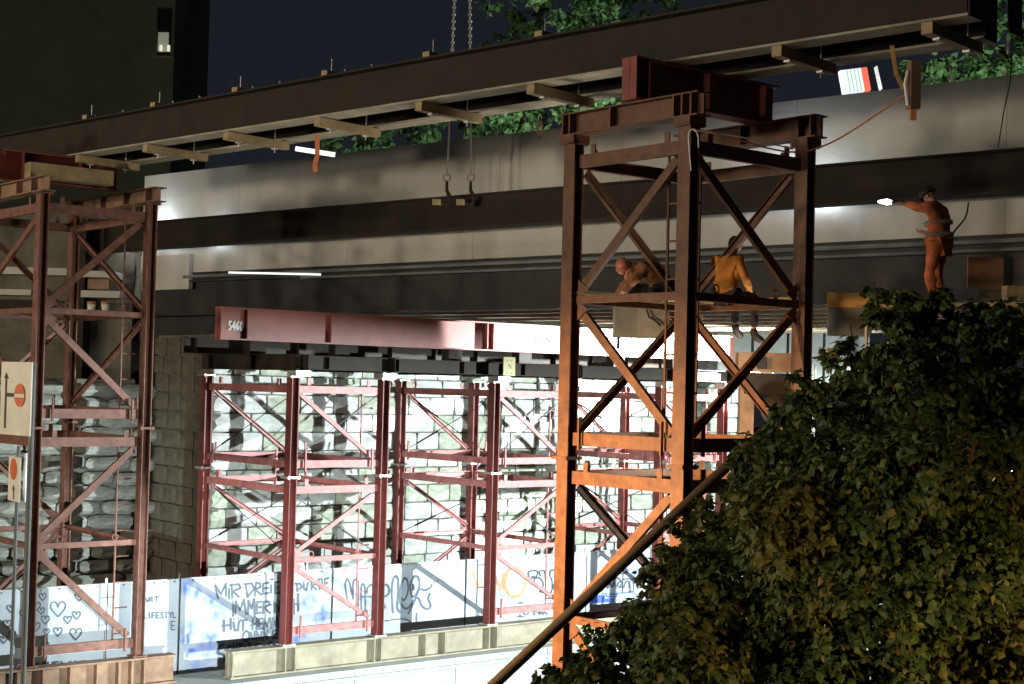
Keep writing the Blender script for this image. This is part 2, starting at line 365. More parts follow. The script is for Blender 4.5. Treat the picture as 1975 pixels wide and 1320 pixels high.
# ---------------------------------------------------------------- existing bridge: pale concrete face, dark girders, deck
PW = V((3.60, 33.0, 0)); TL, TR = -19.3, 14.0
def Wp(t, n, z): return PW+B*t+N*n+Z*z
br = empty('concrete_parapet', Wp(0, 0, 3.0), math.atan2(B.y, B.x), 'long pale concrete parapet wall of the bridge above the dark girder', 'wall')
x = TL
while x < TR:
    x2 = min(x+4.4, TR); MB().abox((x+.004, 0, 0), (x2-.004, .30, 2.91)).build('panel', CONC, br); x = x2
MB().abox((TL, .03, .02), (TR, .28, 2.88)).build('core', DCONC, br)
MB().abox((TL, .33, 2.60), (TR, .60, 2.95)).build('coping', CONC, br)
ibeam_thing('girder', Wp(-21.2, -.85, 4.0), Wp(TR, -.85, 4.0), .78, .42, RUST, 'long brown girder lying in front of the pale concrete parapet', 'girder', [.1], tf=.035)
br2 = ibeam_thing('bridge_girder', Wp(-19.2, .12, 2.27), Wp(TR, .12, 2.27), 1.0, .5, DARK, 'dark old bridge girder below the pale parapet', 'girder', [.1], tf=.05)
MB().box(Wp((TL+TR)/2, .14, 2.885), B*((TR-TL)/2), N*.10, Z*.11).thing('closing_strip', DARK, 'dark added strip closing the gap between the pale parapet and the dark bridge girder', 'strip')  # added to block flood light leaking through between parapet and girder
for (n, z, r_, l) in ((-.22, 2.86, .045, 'upper thin grey pipe along the dark bridge girder'), (-.20, 2.70, .035, 'lower thin grey pipe along the dark bridge girder')):
    MB().tube([Wp(-17 if z > 2.8 else -12, n, z), Wp(TR, n, z)], r_, 8).thing('pipe', PIPEM, l, 'pipe', 'pipes on the bridge girder')
dk = empty('bridge_deck', Wp(0, 0, 1.9), math.atan2(B.y, B.x), 'old bridge deck with ribbed underside above the red girder', 'bridge')
MB().abox((-18, .42, .28), (TR, 17, .9)).build('slab', DCONC, dk)
for k in range(9): MB().abox((-17.6, 1.2+k*1.7, -.03), (TR, 1.6+k*1.7, .279)).build('rib', BEIGE, dk)
# abutment at the left: bearing block, ledge beam and dark blocks behind the left tower
MB().box(Wp(-18.0, -.08, 3.02), B*1.15, N*.07, Z*.50).thing('bearing_block', CONC, 'pale greenish concrete block at the left end below the brown girder', 'block')
MB().box(Wp(-18.6, .35, 1.42), B*3.2, N*.30, Z*.32).thing('ledge_beam', DARK, 'dark ledge beam below the bridge girder left of the S460 beam', 'beam')
ab = empty('abutment', at(140, 700, 45), math.atan2(B.y, B.x), 'dark concrete abutment with ledges behind the left tower', 'abutment')
def abx(px0, py0, px1, py1, Y, dep, m, nm):
    a = at(px0, py0, Y); b = at(px1, py1, Y); MB().box((a+b)/2+V((0, dep/2, 0)), V(((b.x-a.x)/2, 0, 0)), V((0, dep/2, 0)), Z*((a.z-b.z)/2)).build(nm, m, ab, world=True)
abx(-120, 400, 250, 760, 45.5, 1.5, DCONC, 'back_wall'); abx(-100, 512, 145, 532, 44.8, .69, CONC, 'ledge'); abx(158, 522, 222, 536, 44.6, .89, CONC, 'ledge')
abx(156, 560, 230, 575, 44.6, .89, CONC, 'ledge'); abx(-100, 555, 60, 570, 44.8, .69, CONC, 'ledge'); abx(132, 420, 156, 760, 44.75, .74, RUST, 'post'); abx(-100, 575, 140, 600, 44.9, .59, RUST, 'rail')
MB().box(at(192, 549, 44.3), V((.30, 0, 0)), V((0, .15, 0)), Z*.145).thing('wooden_crate', BROWNB, 'small brown crate on the ledge above two pails behind the left tower', 'crate')
MB().box(at(193, 606, 44.6), V((.75, 0, 0)), V((0, .4, 0)), Z*.04).thing('shelf_board', WOOD, 'board under the two pails behind the left tower', 'board')
for px, lb in ((176, 'left orange-rimmed pale pail on the board behind the left tower'), (203, 'right orange-rimmed pale pail on the board behind the left tower')):
    P = at(px, 601.5, 44.5); r = empty('pail', P, 0, lb, 'pail', 'pails behind the left tower')
    MB().lathe((0, 0, 0), [(.10, 0), (.125, .22)], 14).build('body', CREAM, r, True); MB().lathe((0, 0, .222), [(.135, 0), (.135, .07), (.1, .071)], 14).build('rim', HELM_O, r, True)
# ---------------------------------------------------------------- red girder on the red towers
xa, _ = wpx(425, 625, 1.86); RGz0, RGz1 = .94, 1.72
rg = ibeam_thing('red_girder', G(xa, 2, (RGz0+RGz1)/2), G(17.2, 2, (RGz0+RGz1)/2), RGz1-RGz0, .30, GIRD, 'long red girder marked S460 lying across the red towers', 'girder', [.03]+[wpx(q_, 640, 1.86)[0]-xa for q_ in (478, 640, 941, 953)], tf=.035)
# beams between towers and red girder
BG = 'dark beams across the red tower heads'
nb = 0
names = ['leftmost', 'second from the left', 'third from the left', 'fourth from the left', 'fifth from the left', 'rightmost']
for k in range(3):
    for dx in (.12, 2.56):
        xx = 6.02*k+dx; ibeam_thing('tower_beam', G(xx, -.45, .43), G(xx, 4.6, .43), .38, .26, RUST, 'dark I beam end on the red tower heads, '+names[nb], 'beam', (.4, 2.4, 4.5), BG, tf=.02, tw=.012); nb += 1
        MB().box(G(xx, -.05, .17), E1*.2, E2*.2, Z*.065).thing('packing_plate', STEEL, 'bright steel plate under the dark I beam end, '+names[nb-1], 'plate', 'packing plates on the red towers')
        MB().box(G(xx, 2, .775), E1*.22, E2*.16, Z*.15).thing('packing_block', RUST, 'dark packing block under the red girder, '+names[nb-1], 'block', 'packing blocks under the red girder')
ibeam_thing('tower_beam', G(-.6, 4.25, .83), G(16.8, 4.25, .83), .40, .3, RUST, 'long dark beam along the back of the red tower heads', 'beam', [k*1.5+.3 for k in range(12)], BG, tf=.022)
ibeam_thing('tower_beam', G(-.1, -.18, .43), G(16.8, -.18, .43), .33, .24, RUST, 'long dark front beam between the I beam ends on the red towers', 'beam', [k*2+.9 for k in range(8)], BG, tf=.02)
ns = empty('notice', at(982, 726, 39.2), 0, 'yellow notice sheet hanging under the red girder on the dark beams', 'notice')
a = at(982, 707, 39.2); MB().box(a, E1*.19, E2*.012, Z*.235).build('sheet', YELLOW, ns, world=True)
ml = MB()
for (dx, dz, w_, h_) in ((-.09, .15, .06, .02), (.06, .15, .06, .02), (-.02, .03, .05, .04), (.04, -.02, .03, .08), (-.07, -.04, .05, .02), (-.08, -.17, .05, .02), (.07, -.17, .07, .02)):
    ml.box(a+E1*dx-E2*.016+Z*dz, E1*(w_/2), E2*.002, Z*(h_/2))
ml.build('print', PAINTG, ns, world=True)
# ---------------------------------------------------------------- base beams
def base_beam(P0, P1, label, m, stiff, nm='base_beam'):
    return ibeam_thing(nm, P0, P1, .62, .34, m, label, 'beam', stiff, 'base beams under the shoring towers', tf=.04, stw=.03)
xb, _ = wpx(443, 1275, -.05)
st = []
for k in range(3):
    for dx in (-.06, .20, 2.42, 2.62): st.append(6.02*k+dx-xb)
st += [4.55-xb, 3.95-xb, .05]
bb = base_beam(G(xb, .04, -6.425), G(17, .04, -6.425), 'long beige steel beam with dark stiffeners under the red towers', BEIGE, st)
xl1, _ = wpx(333, 1290, .44)
e_of = lambda P: ((P-G(0, 0, 0)).dot(E1), (P-G(0, 0, 0)).dot(E2))
lx, ly = e_of(LC0)
base_beam(G(-11, ly, -6.43), G(xl1, ly, -6.43), 'brown steel beam with close stiffeners under the left tower', BROWNB, [.3, 1.4, 2.5, 3.6, 4.3, 4.75, 5.3, 5.9, 6.5, 7.0, 7.3, 7.6], 'base_beam')
base_beam(G(-11, ly+4.0, -6.43), G(-3, ly+4.0, -6.43), 'brown beam under the back legs of the left tower', BROWNB, [.3, 3, 6], 'base_beam')
base_beam(G(-1, 4.1, -6.43), G(17, 4.1, -6.43), 'beige beam under the back legs of the red towers behind the hoarding', BEIGE, [.3, 3, 6, 9, 12], 'base_beam')
# ---------------------------------------------------------------- hewn stone abutment wall
def stone_mesh(seed, nx=4, nz=3, rough=.018, round_=.02):
    rnd = random.Random(seed); vs = []; fs = []
    for j in range(nz+1):
        for i in range(nx+1):
            u = i/nx; v = j/nz; e = min(i, nx-i, j, nz-j) == 0
            x = (u-.5)*(.97+rnd.uniform(-.02, .02)); z = (v-.5)*(.95+rnd.uniform(-.03, .03)); y = rough*.9+.012 if e else -rnd.uniform(.0, rough)
            if e and (i in (0, nx)) and (j in (0, nz)): x *= 1-round_; z *= 1-round_*1.6
            vs.append((x, y, z))
    for j in range(nz):
        for i in range(nx):
            a = j*(nx+1)+i; fs.append((a, a+1, a+nx+2, a+nx+1))
    rim = [i for i in range(nx+1)]+[j*(nx+1)+nx for j in range(1, nz+1)]+[nz*(nx+1)+i for i in range(nx-1, -1, -1)]+[j*(nx+1) for j in range(nz-1, 0, -1)]
    n = len(vs); vs += [(vs[i][0], .3, vs[i][2]) for i in rim]; K = len(rim)
    for k in range(K): fs.append((rim[k], n+k, n+(k+1) % K, rim[(k+1) % K]))
    me = bpy.data.meshes.new('stone'); me.from_pydata(vs, [], fs); me.update(); return me
SM = []
for k in range(15):
    me = stone_mesh(k); me.materials.append((STONE, STONE2, STONE3)[k % 3]); SM.append(me)
SWX = 1.5
sw = empty('stone_wall', G(SWX, 6.5, -7), ang, 'tall wall of hewn grey stone blocks behind the red towers', 'wall')
MB().abox((0, .12, 0), (21, .9, 8.2)).build('core', MORTAR, sw)
rowh = .52; cnt = 0; extra = []
rows = []
for j in range(16):
    z = 8.15-rowh*(j+.5); x = 0 if j % 2 else 0; rnd = random.Random(100+j); first = True
    while x < 20.8:
        wd = rnd.uniform(.72, 1.25)
        if first and j % 2: wd *= .6
        first = False; wd = min(wd, 21-x); rows.append((j, x, z, wd)); x += wd
rows.sort(key=lambda r: (r[2]+(-7) < -5.1, r[1] > 18.6))
stuff = MB()
for i, (j, x, z, wd) in enumerate(rows):
    me = SM[random.randrange(15)]
    if cnt < 285:
        o = bpy.data.objects.new('stone', me); COL.objects.link(o); o.parent = sw; o.location = (x+wd/2, random.uniform(-.015, .02), z); o.scale = (wd-.02, 1, rowh-.015); cnt += 1
    else:
        stuff.add([(v.co.x*(wd-.02)+x+wd/2, v.co.y, v.co.z*(rowh-.015)+z) for v in me.vertices], [tuple(p.vertices) for p in me.polygons])
if stuff.v: setp(stuff.build('stones', STONE, sw), kind='stuff')
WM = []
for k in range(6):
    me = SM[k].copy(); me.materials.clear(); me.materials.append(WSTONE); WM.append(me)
WL = 3.5                                                # wing wall: return face at the left corner
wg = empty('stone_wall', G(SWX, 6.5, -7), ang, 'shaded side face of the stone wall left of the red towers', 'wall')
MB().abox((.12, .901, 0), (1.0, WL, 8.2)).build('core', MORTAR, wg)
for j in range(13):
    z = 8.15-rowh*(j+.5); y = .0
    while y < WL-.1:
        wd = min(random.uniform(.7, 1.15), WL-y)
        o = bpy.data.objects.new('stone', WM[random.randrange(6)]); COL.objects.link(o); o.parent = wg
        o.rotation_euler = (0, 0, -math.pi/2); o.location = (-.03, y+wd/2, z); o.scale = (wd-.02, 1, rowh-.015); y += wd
# rough rubble wall left of the corner
rw = empty('rubble_wall', G(-9.3, 9.7, -7), ang, 'lower wall of rough boulders lit behind the left tower', 'wall')
MB().abox((-4, .25, 0), (10.2, 1.2, 6.9)).build('core', MORTAR, rw)
RSTONE = mat('weathered_rubble', (.25, .26, .23), .95, 0, 2.4, .6, .5, (.12, .125, .10), bscale=14)
RM = []
for k in range(9):
    me = stone_mesh(50+k, 5, 4, .055, .12); me.materials.append(RSTONE); RM.append(me)
for j in range(17):
    z = .30+j*.41; x = -4
    while x < 10.2:
        wd = random.uniform(.75, 1.7); hh = random.uniform(.35, .41)
        o = bpy.data.objects.new('stone', RM[random.randrange(9)]); COL.objects.link(o); o.parent = rw
        o.location = (x+wd/2, random.uniform(-.10, .06), z+random.uniform(-.015, .015)-.03*(x)); o.rotation_euler = (random.uniform(-.08, .05), random.uniform(-.03, .03)+.02, random.uniform(-.06, .06)); o.scale = (wd-.03, 1.2, hh); x += wd
# pale far wall seen through the near tower, green slope beside it
fw = empty('white_wall', at(1500, 720, 50.5), 0, 'bright white wall panels seen through the near tower, right of the red girder', 'wall')
for (a_, b_) in ((1385, 1452), (1453, 1520), (1521, 1590), (1591, 1680)):
    p = at(a_, 690, 51); q = at(b_, 560, 51); MB().abox((p.x+.015, 51, p.z-1), (q.x-.015, 51.3, q.z)).build('panel', CONC2, fw, world=True)
# ---------------------------------------------------------------- hoarding with graffiti
HE = 2.0; HZ0, HZ1 = -6.94, -4.70
def hx(px, py=1200): return wpx(px, py, HE)[0]
def hp(px, py):
    x, z = wpx(px, py, HE); return (x, z)
class Ribbon:
    def __init__(s, d=.012): s.mb = MB(); s.d = d
    def stroke(s, pts, w):
        pts = [V((p[0], p[1])) for p in pts]
        for i in range(len(pts)-1):
            a, b = pts[i], pts[i+1]; d = b-a
            if d.length < 1e-5: continue
            d.normalize(); n = V((-d.y, d.x))*(w/2); e = d*(w*.35); s.d += .00004
            q = [a-e+n, a-e-n, b+e-n, b+e+n]; s.mb.add([(v.x, -s.d, v.y) for v in q], [(0, 1, 2, 3)])
        return s
    def dot(s, p, r): 
        n = 8; s.mb.add([(p[0]+math.cos(2*math.pi*k/n)*r, -s.d-.0005, p[1]+math.sin(2*math.pi*k/n)*r) for k in range(n)], [tuple(range(n))]); return s
def smooth(pts, n=4):
    out = []
    for i in range(len(pts)-1):
        p0 = V(pts[max(i-1, 0)]); p1 = V(pts[i]); p2 = V(pts[i+1]); p3 = V(pts[min(i+2, len(pts)-1)])
        for k in range(n):
            t = k/n; out.append(.5*((2*p1)+(p2-p0)*t+(2*p0-5*p1+4*p2-p3)*t*t+(3*p1-p0-3*p2+p3)*t**3))
    out.append(V(pts[-1])); return [tuple(p) for p in out]
def bluemat(name, blobs):
    m = TARP.copy(); m.name = name; n = m.node_tree.nodes; l = m.node_tree.links; b = n['Principled BSDF']
    base = b.inputs['Base Color'].links[0].from_socket; c = n.new('ShaderNodeTexCoord')
    nz = n.new('ShaderNodeTexNoise'); nz.inputs['Scale'].default_value = 4.5; nz.inputs['Detail'].default_value = 6; l.new(c.outputs['Object'], nz.inputs['Vector'])
    wv = n.new('ShaderNodeVectorMath'); wv.operation = 'SCALE'; wv.inputs['Scale'].default_value = .22
    nz2 = n.new('ShaderNodeTexNoise'); nz2.inputs['Scale'].default_value = 2.2; l.new(c.outputs['Object'], nz2.inputs['Vector']); l.new(nz2.outputs['Color'], wv.inputs[0])
    av = n.new('ShaderNodeVectorMath'); av.operation = 'ADD'; l.new(c.outputs['Object'], av.inputs[0]); l.new(wv.outputs[0], av.inputs[1])
    acc = None
    for (x, z, r, st_) in blobs:
        d = n.new('ShaderNodeVectorMath'); d.operation = 'DISTANCE'; l.new(av.outputs[0], d.inputs[0]); d.inputs[1].default_value = (x+.11, .11, z+.11)
        mr = n.new('ShaderNodeMapRange'); mr.inputs['From Min'].default_value = r; mr.inputs['From Max'].default_value = r*.15; mr.inputs['To Max'].default_value = st_; mr.interpolation_type = 'SMOOTHSTEP'; l.new(d.outputs['Value'], mr.inputs['Value'])
        if acc is None: acc = mr.outputs[0]
        else:
            mx = n.new('ShaderNodeMath'); mx.operation = 'MAXIMUM'; l.new(acc, mx.inputs[0]); l.new(mr.outputs[0], mx.inputs[1]); acc = mx.outputs[0]
    mu = n.new('ShaderNodeMath'); mu.operation = 'MULTIPLY'; mr = n.new('ShaderNodeMapRange'); mr.inputs['From Min'].default_value = .3; mr.inputs['From Max'].default_value = .6; l.new(nz.outputs['Fac'], mr.inputs['Value'])
    l.new(acc, mu.inputs[0]); l.new(mr.outputs[0], mu.inputs[1])
    mix = n.new('ShaderNodeMix'); mix.data_type = 'RGBA'; l.new(mu.outputs[0], mix.inputs['Factor']); l.new(base, mix.inputs['A']); mix.inputs['B'].default_value = (.045, .10, .48, 1); l.new(mix.outputs['Result'], b.inputs['Base Color']); return m
edges = [-60, 204, 345, 639, 896, 1128, 1330, 1500]
labels = ['white hoarding sheet covered with drawn hearts behind the left tower', 'narrow white hoarding sheet lettered LIFESTYLE', 'white hoarding sheet with blue spray clouds and grey hand lettering', 'white hoarding sheet with a large curly grey tag', 'white hoarding sheet with orange and black graffiti', 'white hoarding sheet with black script and blue bars beside the tree', 'last white hoarding sheet behind the tree']
panels = []
X0s = [hx(e) for e in edges]
for i in range(7):
    x0, x1 = X0s[i]+.03, X0s[i+1]-.03; Wd = x1-x0
    r = empty('hoarding_panel', G(x0, HE, HZ0), ang, labels[i], 'hoarding', 'sheets of the white hoarding')
    m_ = TARP
    if i == 2:
        def bl(zx, zy, rr, s_): 
            x, z = hp(340+zx/5.74, 1080+zy/5.74); return (x-x0, z-HZ0, rr/5.74*37/3000*1.25, s_)
        m_ = bluemat('blue_sprayed_tarpaulin', [bl(150, 300, 130, .9), bl(220, 360, 90, .9), bl(370, 440, 90, .9), bl(440, 560, 150, .7), bl(150, 780, 130, .9), bl(110, 870, 90, .9), bl(180, 1015, 60, 1.2), bl(360, 860, 130, .9), bl(330, 1000, 200, .55), bl(250, 1120, 170, .5), bl(1460, 450, 170, .8), bl(1600, 640, 120, .9), bl(1640, 560, 90, .9), bl(1370, 860, 130, .8), bl(1900, 800, 100, .4)])
    if i == 5:
        def bl(zx, zy, rr, s_):
            x, z = hp(890+zx/5.338, 1060+zy/5.338); return (x-x0, z-HZ0, rr/5.338*41/3000*1.25, s_)
        m_ = bluemat('blue_touched_tarpaulin', [bl(1790, 250, 130, .6), bl(1500, 420, 200, .12), bl(1640, 110, 150, .15)])
    # slack sheet: a grid with small waves and sagging edges
    nx, nz = 14, 8; vs = []; fs = []; rnd = random.Random(i)
    ph = rnd.uniform(0, 6)
    for j in range(nz+1):
        for k in range(nx+1):
            u = k/nx; v = j/nz; vs.append((u*Wd, .006*math.sin(u*9+ph+v*3)-.004+.004*math.sin(v*14+ph), v*2.24-(.02*math.sin(u*math.pi) if j == nz else 0)))
    for j in range(nz):
        for k in range(nx): a = j*(nx+1)+k; fs.append((a, a+1, a+nx+2, a+nx+1))
    nn = len(vs); vs += [(v[0], v[1]+.004, v[2]) for v in vs]; fs += [tuple(q+nn for q in f[::-1]) for f in fs]
    MB().add(vs, fs).build('sheet', m_, r, True)
    MB().tube([(-.03, .04, -.02), (-.03, .04, 2.36)], .032, 8).build('post', BLACK if i in (2, 3, 4) else STEEL, r)
    MB().tube([(0, .045, 2.23), (Wd, .045, 2.23)], .02, 6).build('top_rail', STEEL, r)
    g_ = MB()
    for k in range(7):
        for zz in (.05, 2.19): g_.lathe((Wd*(k+.5)/7, -.016, zz), [(.018, 0), (.018, .006)], 6, axis=V((0, -1, 0)))
    setp(g_.build('eyelets', BLACK, r), kind='stuff')
    MB().abox((.0, -.02, -.10), (Wd, .05, -.01)).build('foot_board', BROWNB, r)
    panels.append((r, x0))
def local(i, zx, zy, ox, oy, sc):
    x, z = hp(ox+zx/sc, oy+zy/sc); return (x-panels[i][1], z-HZ0)
def paint(i, name, strokes, w, m, ox, oy, sc, dots=(), d=.016, curve=False):
    w *= 1.6
    """strokes that overlap sideways belong to one letter: each letter is a part of its own"""
    items = []
    for s_ in strokes:
        if curve: s_ = smooth(s_)
        items.append(('s', [local(i, p[0], p[1], ox, oy, sc) for p in s_]))
    for (x, y, r_) in dots: items.append(('d', [local(i, x, y, ox, oy, sc)], r_))
    cl_ = []
    for it in items:
        xs = [p[0] for p in it[1]]; a_, b_ = min(xs)-.004, max(xs)+.004; new = [a_, b_, [it]]; keep = []
        for c_ in cl_:
            if min(b_, c_[1])-max(a_, c_[0]) > .3*min(b_-a_, c_[1]-c_[0]): new = [min(new[0], c_[0]), max(new[1], c_[1]), c_[2]+new[2]]
            else: keep.append(c_)
        cl_ = keep+[new]
    for c_ in sorted(cl_, key=lambda q: q[0]):
        rb = Ribbon(d)
        for it in c_[2]:
            if it[0] == 's': rb.stroke(it[1], w)
            else: rb.dot(it[1][0], it[2])
        rb.mb.build(name, m, panels[i][0])
Z1 = (340, 1080, 5.74)
def Eb(x0, y0, x1, y1, s=8): return [[(x0, y0), (x0, y1)], [(x0, y0), (x1, y0-s)], [(x0, (y0+y1)/2), (x1-5, (y0+y1)/2-s)], [(x0, y1), (x1, y1-s)]]
paint(2, 'letter', [[(425, 280), (460, 430)], [(430, 280), (490, 380), (545, 265), (547, 400)], [(580, 320), (580, 430)], [(610, 270), (615, 420)], [(600, 278), (690, 270), (710, 310), (620, 350), (692, 410)],
    [(765, 270), (785, 415)], [(750, 270), (830, 260), (862, 320), (785, 410)], [(880, 250), (866, 400)], [(878, 252), (925, 262), (930, 300), (872, 330), (940, 385)]]+Eb(960, 262, 1020, 375)+[[(1050, 280), (1050, 362)]]+Eb(1092, 252, 1142, 370)
    + [[(1190, 255), (1195, 365)], [(1190, 255), (1240, 300), (1195, 365)]]+[[(1330, 260), (1335, 345)], [(1315, 262), (1370, 265), (1388, 300), (1335, 345)], [(1405, 255), (1412, 320), (1440, 335), (1455, 250)], [(1490, 230), (1495, 330)], [(1490, 230), (1530, 235), (1535, 270), (1495, 285), (1550, 330)], [(1570, 212), (1582, 330)], [(1565, 215), (1612, 215), (1612, 260), (1576, 275)]]+Eb(1640, 212, 1677, 315),
    .034, PAINTG, *Z1, dots=((585, 282, .022), (1058, 215, .026), (1405, 225, .018), (1448, 222, .018)))
paint(2, 'letter', [[(625, 490), (625, 620)], [(650, 600), (655, 460), (700, 560), (745, 440), (768, 600)], [(790, 600), (795, 450), (830, 540), (860, 430), (865, 630)]]+Eb(890, 470, 942, 590)+[[(965, 460), (960, 595)], [(965, 465), (1020, 460), (1032, 500), (965, 530), (1040, 590)], [(1085, 580), (1085, 470), (1132, 570), (1142, 450)], [(1190, 460), (1165, 520), (1190, 580), (1220, 520), (1190, 460)], [(1265, 460), (1240, 500), (1245, 560), (1275, 580)], [(1298, 440), (1302, 600)], [(1345, 375), (1350, 560)], [(1290, 492), (1350, 488)]],
    .034, PAINTG, *Z1, dots=((620, 465, .022),), d=.020)
paint(2, 'letter', [[(525, 670), (525, 790)], [(600, 650), (600, 770)], [(510, 730), (600, 720)], [(630, 690), (642, 780), (680, 780), (692, 680)], [(700, 672), (775, 665)], [(738, 668), (735, 782)], [(840, 650), (840, 770)], [(885, 640), (885, 770)], [(825, 725), (890, 700)]]+Eb(908, 655, 950, 768)+[[(965, 770), (967, 655), (1000, 740), (1030, 640), (1050, 760)], [(1064, 750), (1066, 640), (1090, 720), (1112, 630), (1126, 750)]],
    .033, PAINTG, *Z1, dots=((635, 652, .02), (682, 647, .02)), d=.024)
paint(2, 'letter', [[(770, 782), (735, 820), (730, 870), (765, 900), (805, 860), (800, 805), (770, 782)], [(765, 880), (795, 922)], [(822, 800), (828, 870), (855, 880), (862, 790)], [(882, 890), (886, 790), (930, 880), (936, 790)], [(956, 890), (961, 785), (1000, 880), (1006, 780)]]+Eb(1065, 785, 1112, 870),
    .03, PAINTG, *Z1, d=.028)
paint(2, 'letter', [[(515, 935), (470, 960), (455, 1030), (520, 1040), (552, 1075), (515, 1118)], [(600, 945), (565, 965), (570, 1005), (605, 1012)], [(625, 930), (628, 1010)], [(660, 930), (662, 1010)], [(628, 965), (660, 962)], [(690, 930), (692, 1000)], [(690, 930), (730, 925)], [(690, 960), (725, 958)], [(760, 940), (762, 1000)], [(830, 925), (795, 935), (800, 960), (830, 975), (795, 1000)], [(900, 920), (865, 930), (868, 955), (900, 970), (865, 995)], [(1050, 905), (1020, 925), (1025, 950), (1055, 965), (1030, 990)]],
    .03, PAINTG, *Z1, d=.032)
Z2 = (640, 1060, 7.054)
paint(3, 'tag_letter', [[(235, 780), (195, 620), (180, 470), (205, 405), (235, 450), (262, 560), (285, 670), (282, 560), (285, 450), (312, 410), (345, 430), (352, 600), (350, 800)],
    [(400, 860), (393, 600), (400, 500), (422, 470), (445, 520), (452, 700), (455, 860)], [(390, 642), (540, 640)], [(470, 600), (480, 530), (525, 480), (570, 520), (600, 640), (560, 760)], [(685, 500), (740, 478), (778, 530), (765, 610), (690, 670), (720, 790)],
    [(830, 860), (812, 600), (830, 420), (870, 360), (902, 430), (895, 650), (892, 800), (935, 860)], [(920, 640), (980, 690), (1032, 560), (1020, 420), (975, 400), (935, 520), (925, 680), (970, 790), (1040, 790), (1110, 690)],
    [(1125, 360), (1075, 430), (1060, 530), (1090, 640), (1150, 600), (1190, 480), (1170, 380), (1125, 360)], [(1035, 870), (1130, 690), (1185, 545), (1260, 555), (1330, 520), (1355, 480)], [(1130, 660), (1180, 670), (1220, 760), (1290, 810), (1342, 770), (1310, 670), (1330, 600)]],
    .036, PAINTG, *Z2, dots=((1390, 445, .03), (1440, 425, .025), (1515, 437, .025), (1105, 530, .06), (1105, 490, .045)), curve=True)
paint(3, 'underline_stroke', [[(730, 970), (900, 945), (1000, 950), (1060, 985)]], .024, PAINTG, *Z2, curve=True, d=.03)
Z3 = (890, 1060, 5.338)
ell = lambda cx, cy, rx, ry, n=20, a0=0, a1=360: [(cx+rx*math.cos(R(a0+(a1-a0)*k/n)), cy+ry*math.sin(R(a0+(a1-a0)*k/n))) for k in range(n+1)]
paint(4, 'letter', [[(115, 230), (165, 390), (210, 375)], [(330, 240), (395, 410), (440, 250)], ell(550, 335, 105, 150), [(470, 240), (430, 400)]], .05, PAINTO, *Z3)
paint(4, 'tag_letter', [[(700, 300), (685, 235), (730, 218), (775, 222), (778, 262), (748, 300), (790, 290), (832, 330), (835, 390), (805, 430), (860, 435), (862, 330), (850, 225), (800, 225), (810, 270)], [(720, 360), (715, 310), (740, 275), (752, 360)], [(880, 440), (925, 435), (930, 330), (905, 260), (920, 215), (970, 215)], [(960, 440), (945, 380), (965, 320)]], .026, PAINTK, *Z3, curve=True, d=.02)
paint(4, 'letter', [[(575, 560), (600, 540), (625, 560)], [(570, 690), (640, 690)], [(600, 665), (602, 700)], [(640, 650), (650, 670), (680, 665), (690, 640)], [(720, 640), (770, 638)], [(745, 640), (745, 675)], [(780, 650), (800, 640), (800, 670), (830, 640), (840, 670)], [(850, 640), (880, 665)]], .018, PAINTG, *Z3, d=.026)
paint(4, 'black_line', [[(890, 155), (960, 140)]], .014, PAINTG, *Z3, d=.03)
paint(5, 'tag_letter', [[(1410, 440), (1450, 420), (1440, 380), (1490, 360), (1500, 400), (1530, 350), (1545, 385), (1570, 345), (1580, 385)], [(1600, 380), (1625, 330), (1650, 350), (1620, 390), (1660, 380)], [(1655, 440), (1662, 190)], [(1610, 250), (1680, 245), (1712, 215), (1690, 200)], [(1670, 390), (1690, 330), (1720, 340), (1722, 395)], [(1740, 430), (1730, 340), (1760, 320), (1765, 430), (1720, 425)], [(1660, 305), (1900, 298)], [(1780, 290), (1800, 370), (1830, 390)], [(1560, 350), (1580, 300), (1600, 290), (1640, 320)]], .026, PAINTK, *Z3, curve=True)
paint(5, 'blue_line', [[(1440, 455), (1485, 455), (1490, 485), (1590, 482), (1600, 450), (1760, 440)], [(1520, 462), (1580, 460)]], .022, PAINTB, *Z3, d=.02)
paint(5, 'letter', [[(1370, 493), (1460, 488)], [(1320, 533), (1425, 528)], [(1448, 527), (1560, 520)]], .075, PAINTB, *Z3, d=.024)
Z4 = (0, 1110, 5.643)
HEART = [(0, .95), (-.55, .35), (-.95, -.25), (-.85, -.8), (-.45, -.95), (-.12, -.7), (0, -.3), (.15, -.75), (.5, -.98), (.9, -.75), (.92, -.2), (.55, .35), (0, .95)]
for (x, y, s_) in ((630, 370, 84), (825, 640, 64), (628, 615, 47), (490, 487, 46), (735, 485, 42), (832, 437, 44), (445, 387, 36), (505, 617, 34), (490, 770, 42), (858, 242, 42), (460, 235, 40), (388, 340, 48), (385, 562, 48), (112, 362, 40), (82, 532, 46), (128, 642, 38), (250, 420, 40), (300, 640, 45), (40, 700, 40)):
    paint(0, 'painted_heart', [[(x+px_*s_, y+py_*s_) for (px_, py_) in HEART]], .017, PAINTG, *Z4, curve=True)
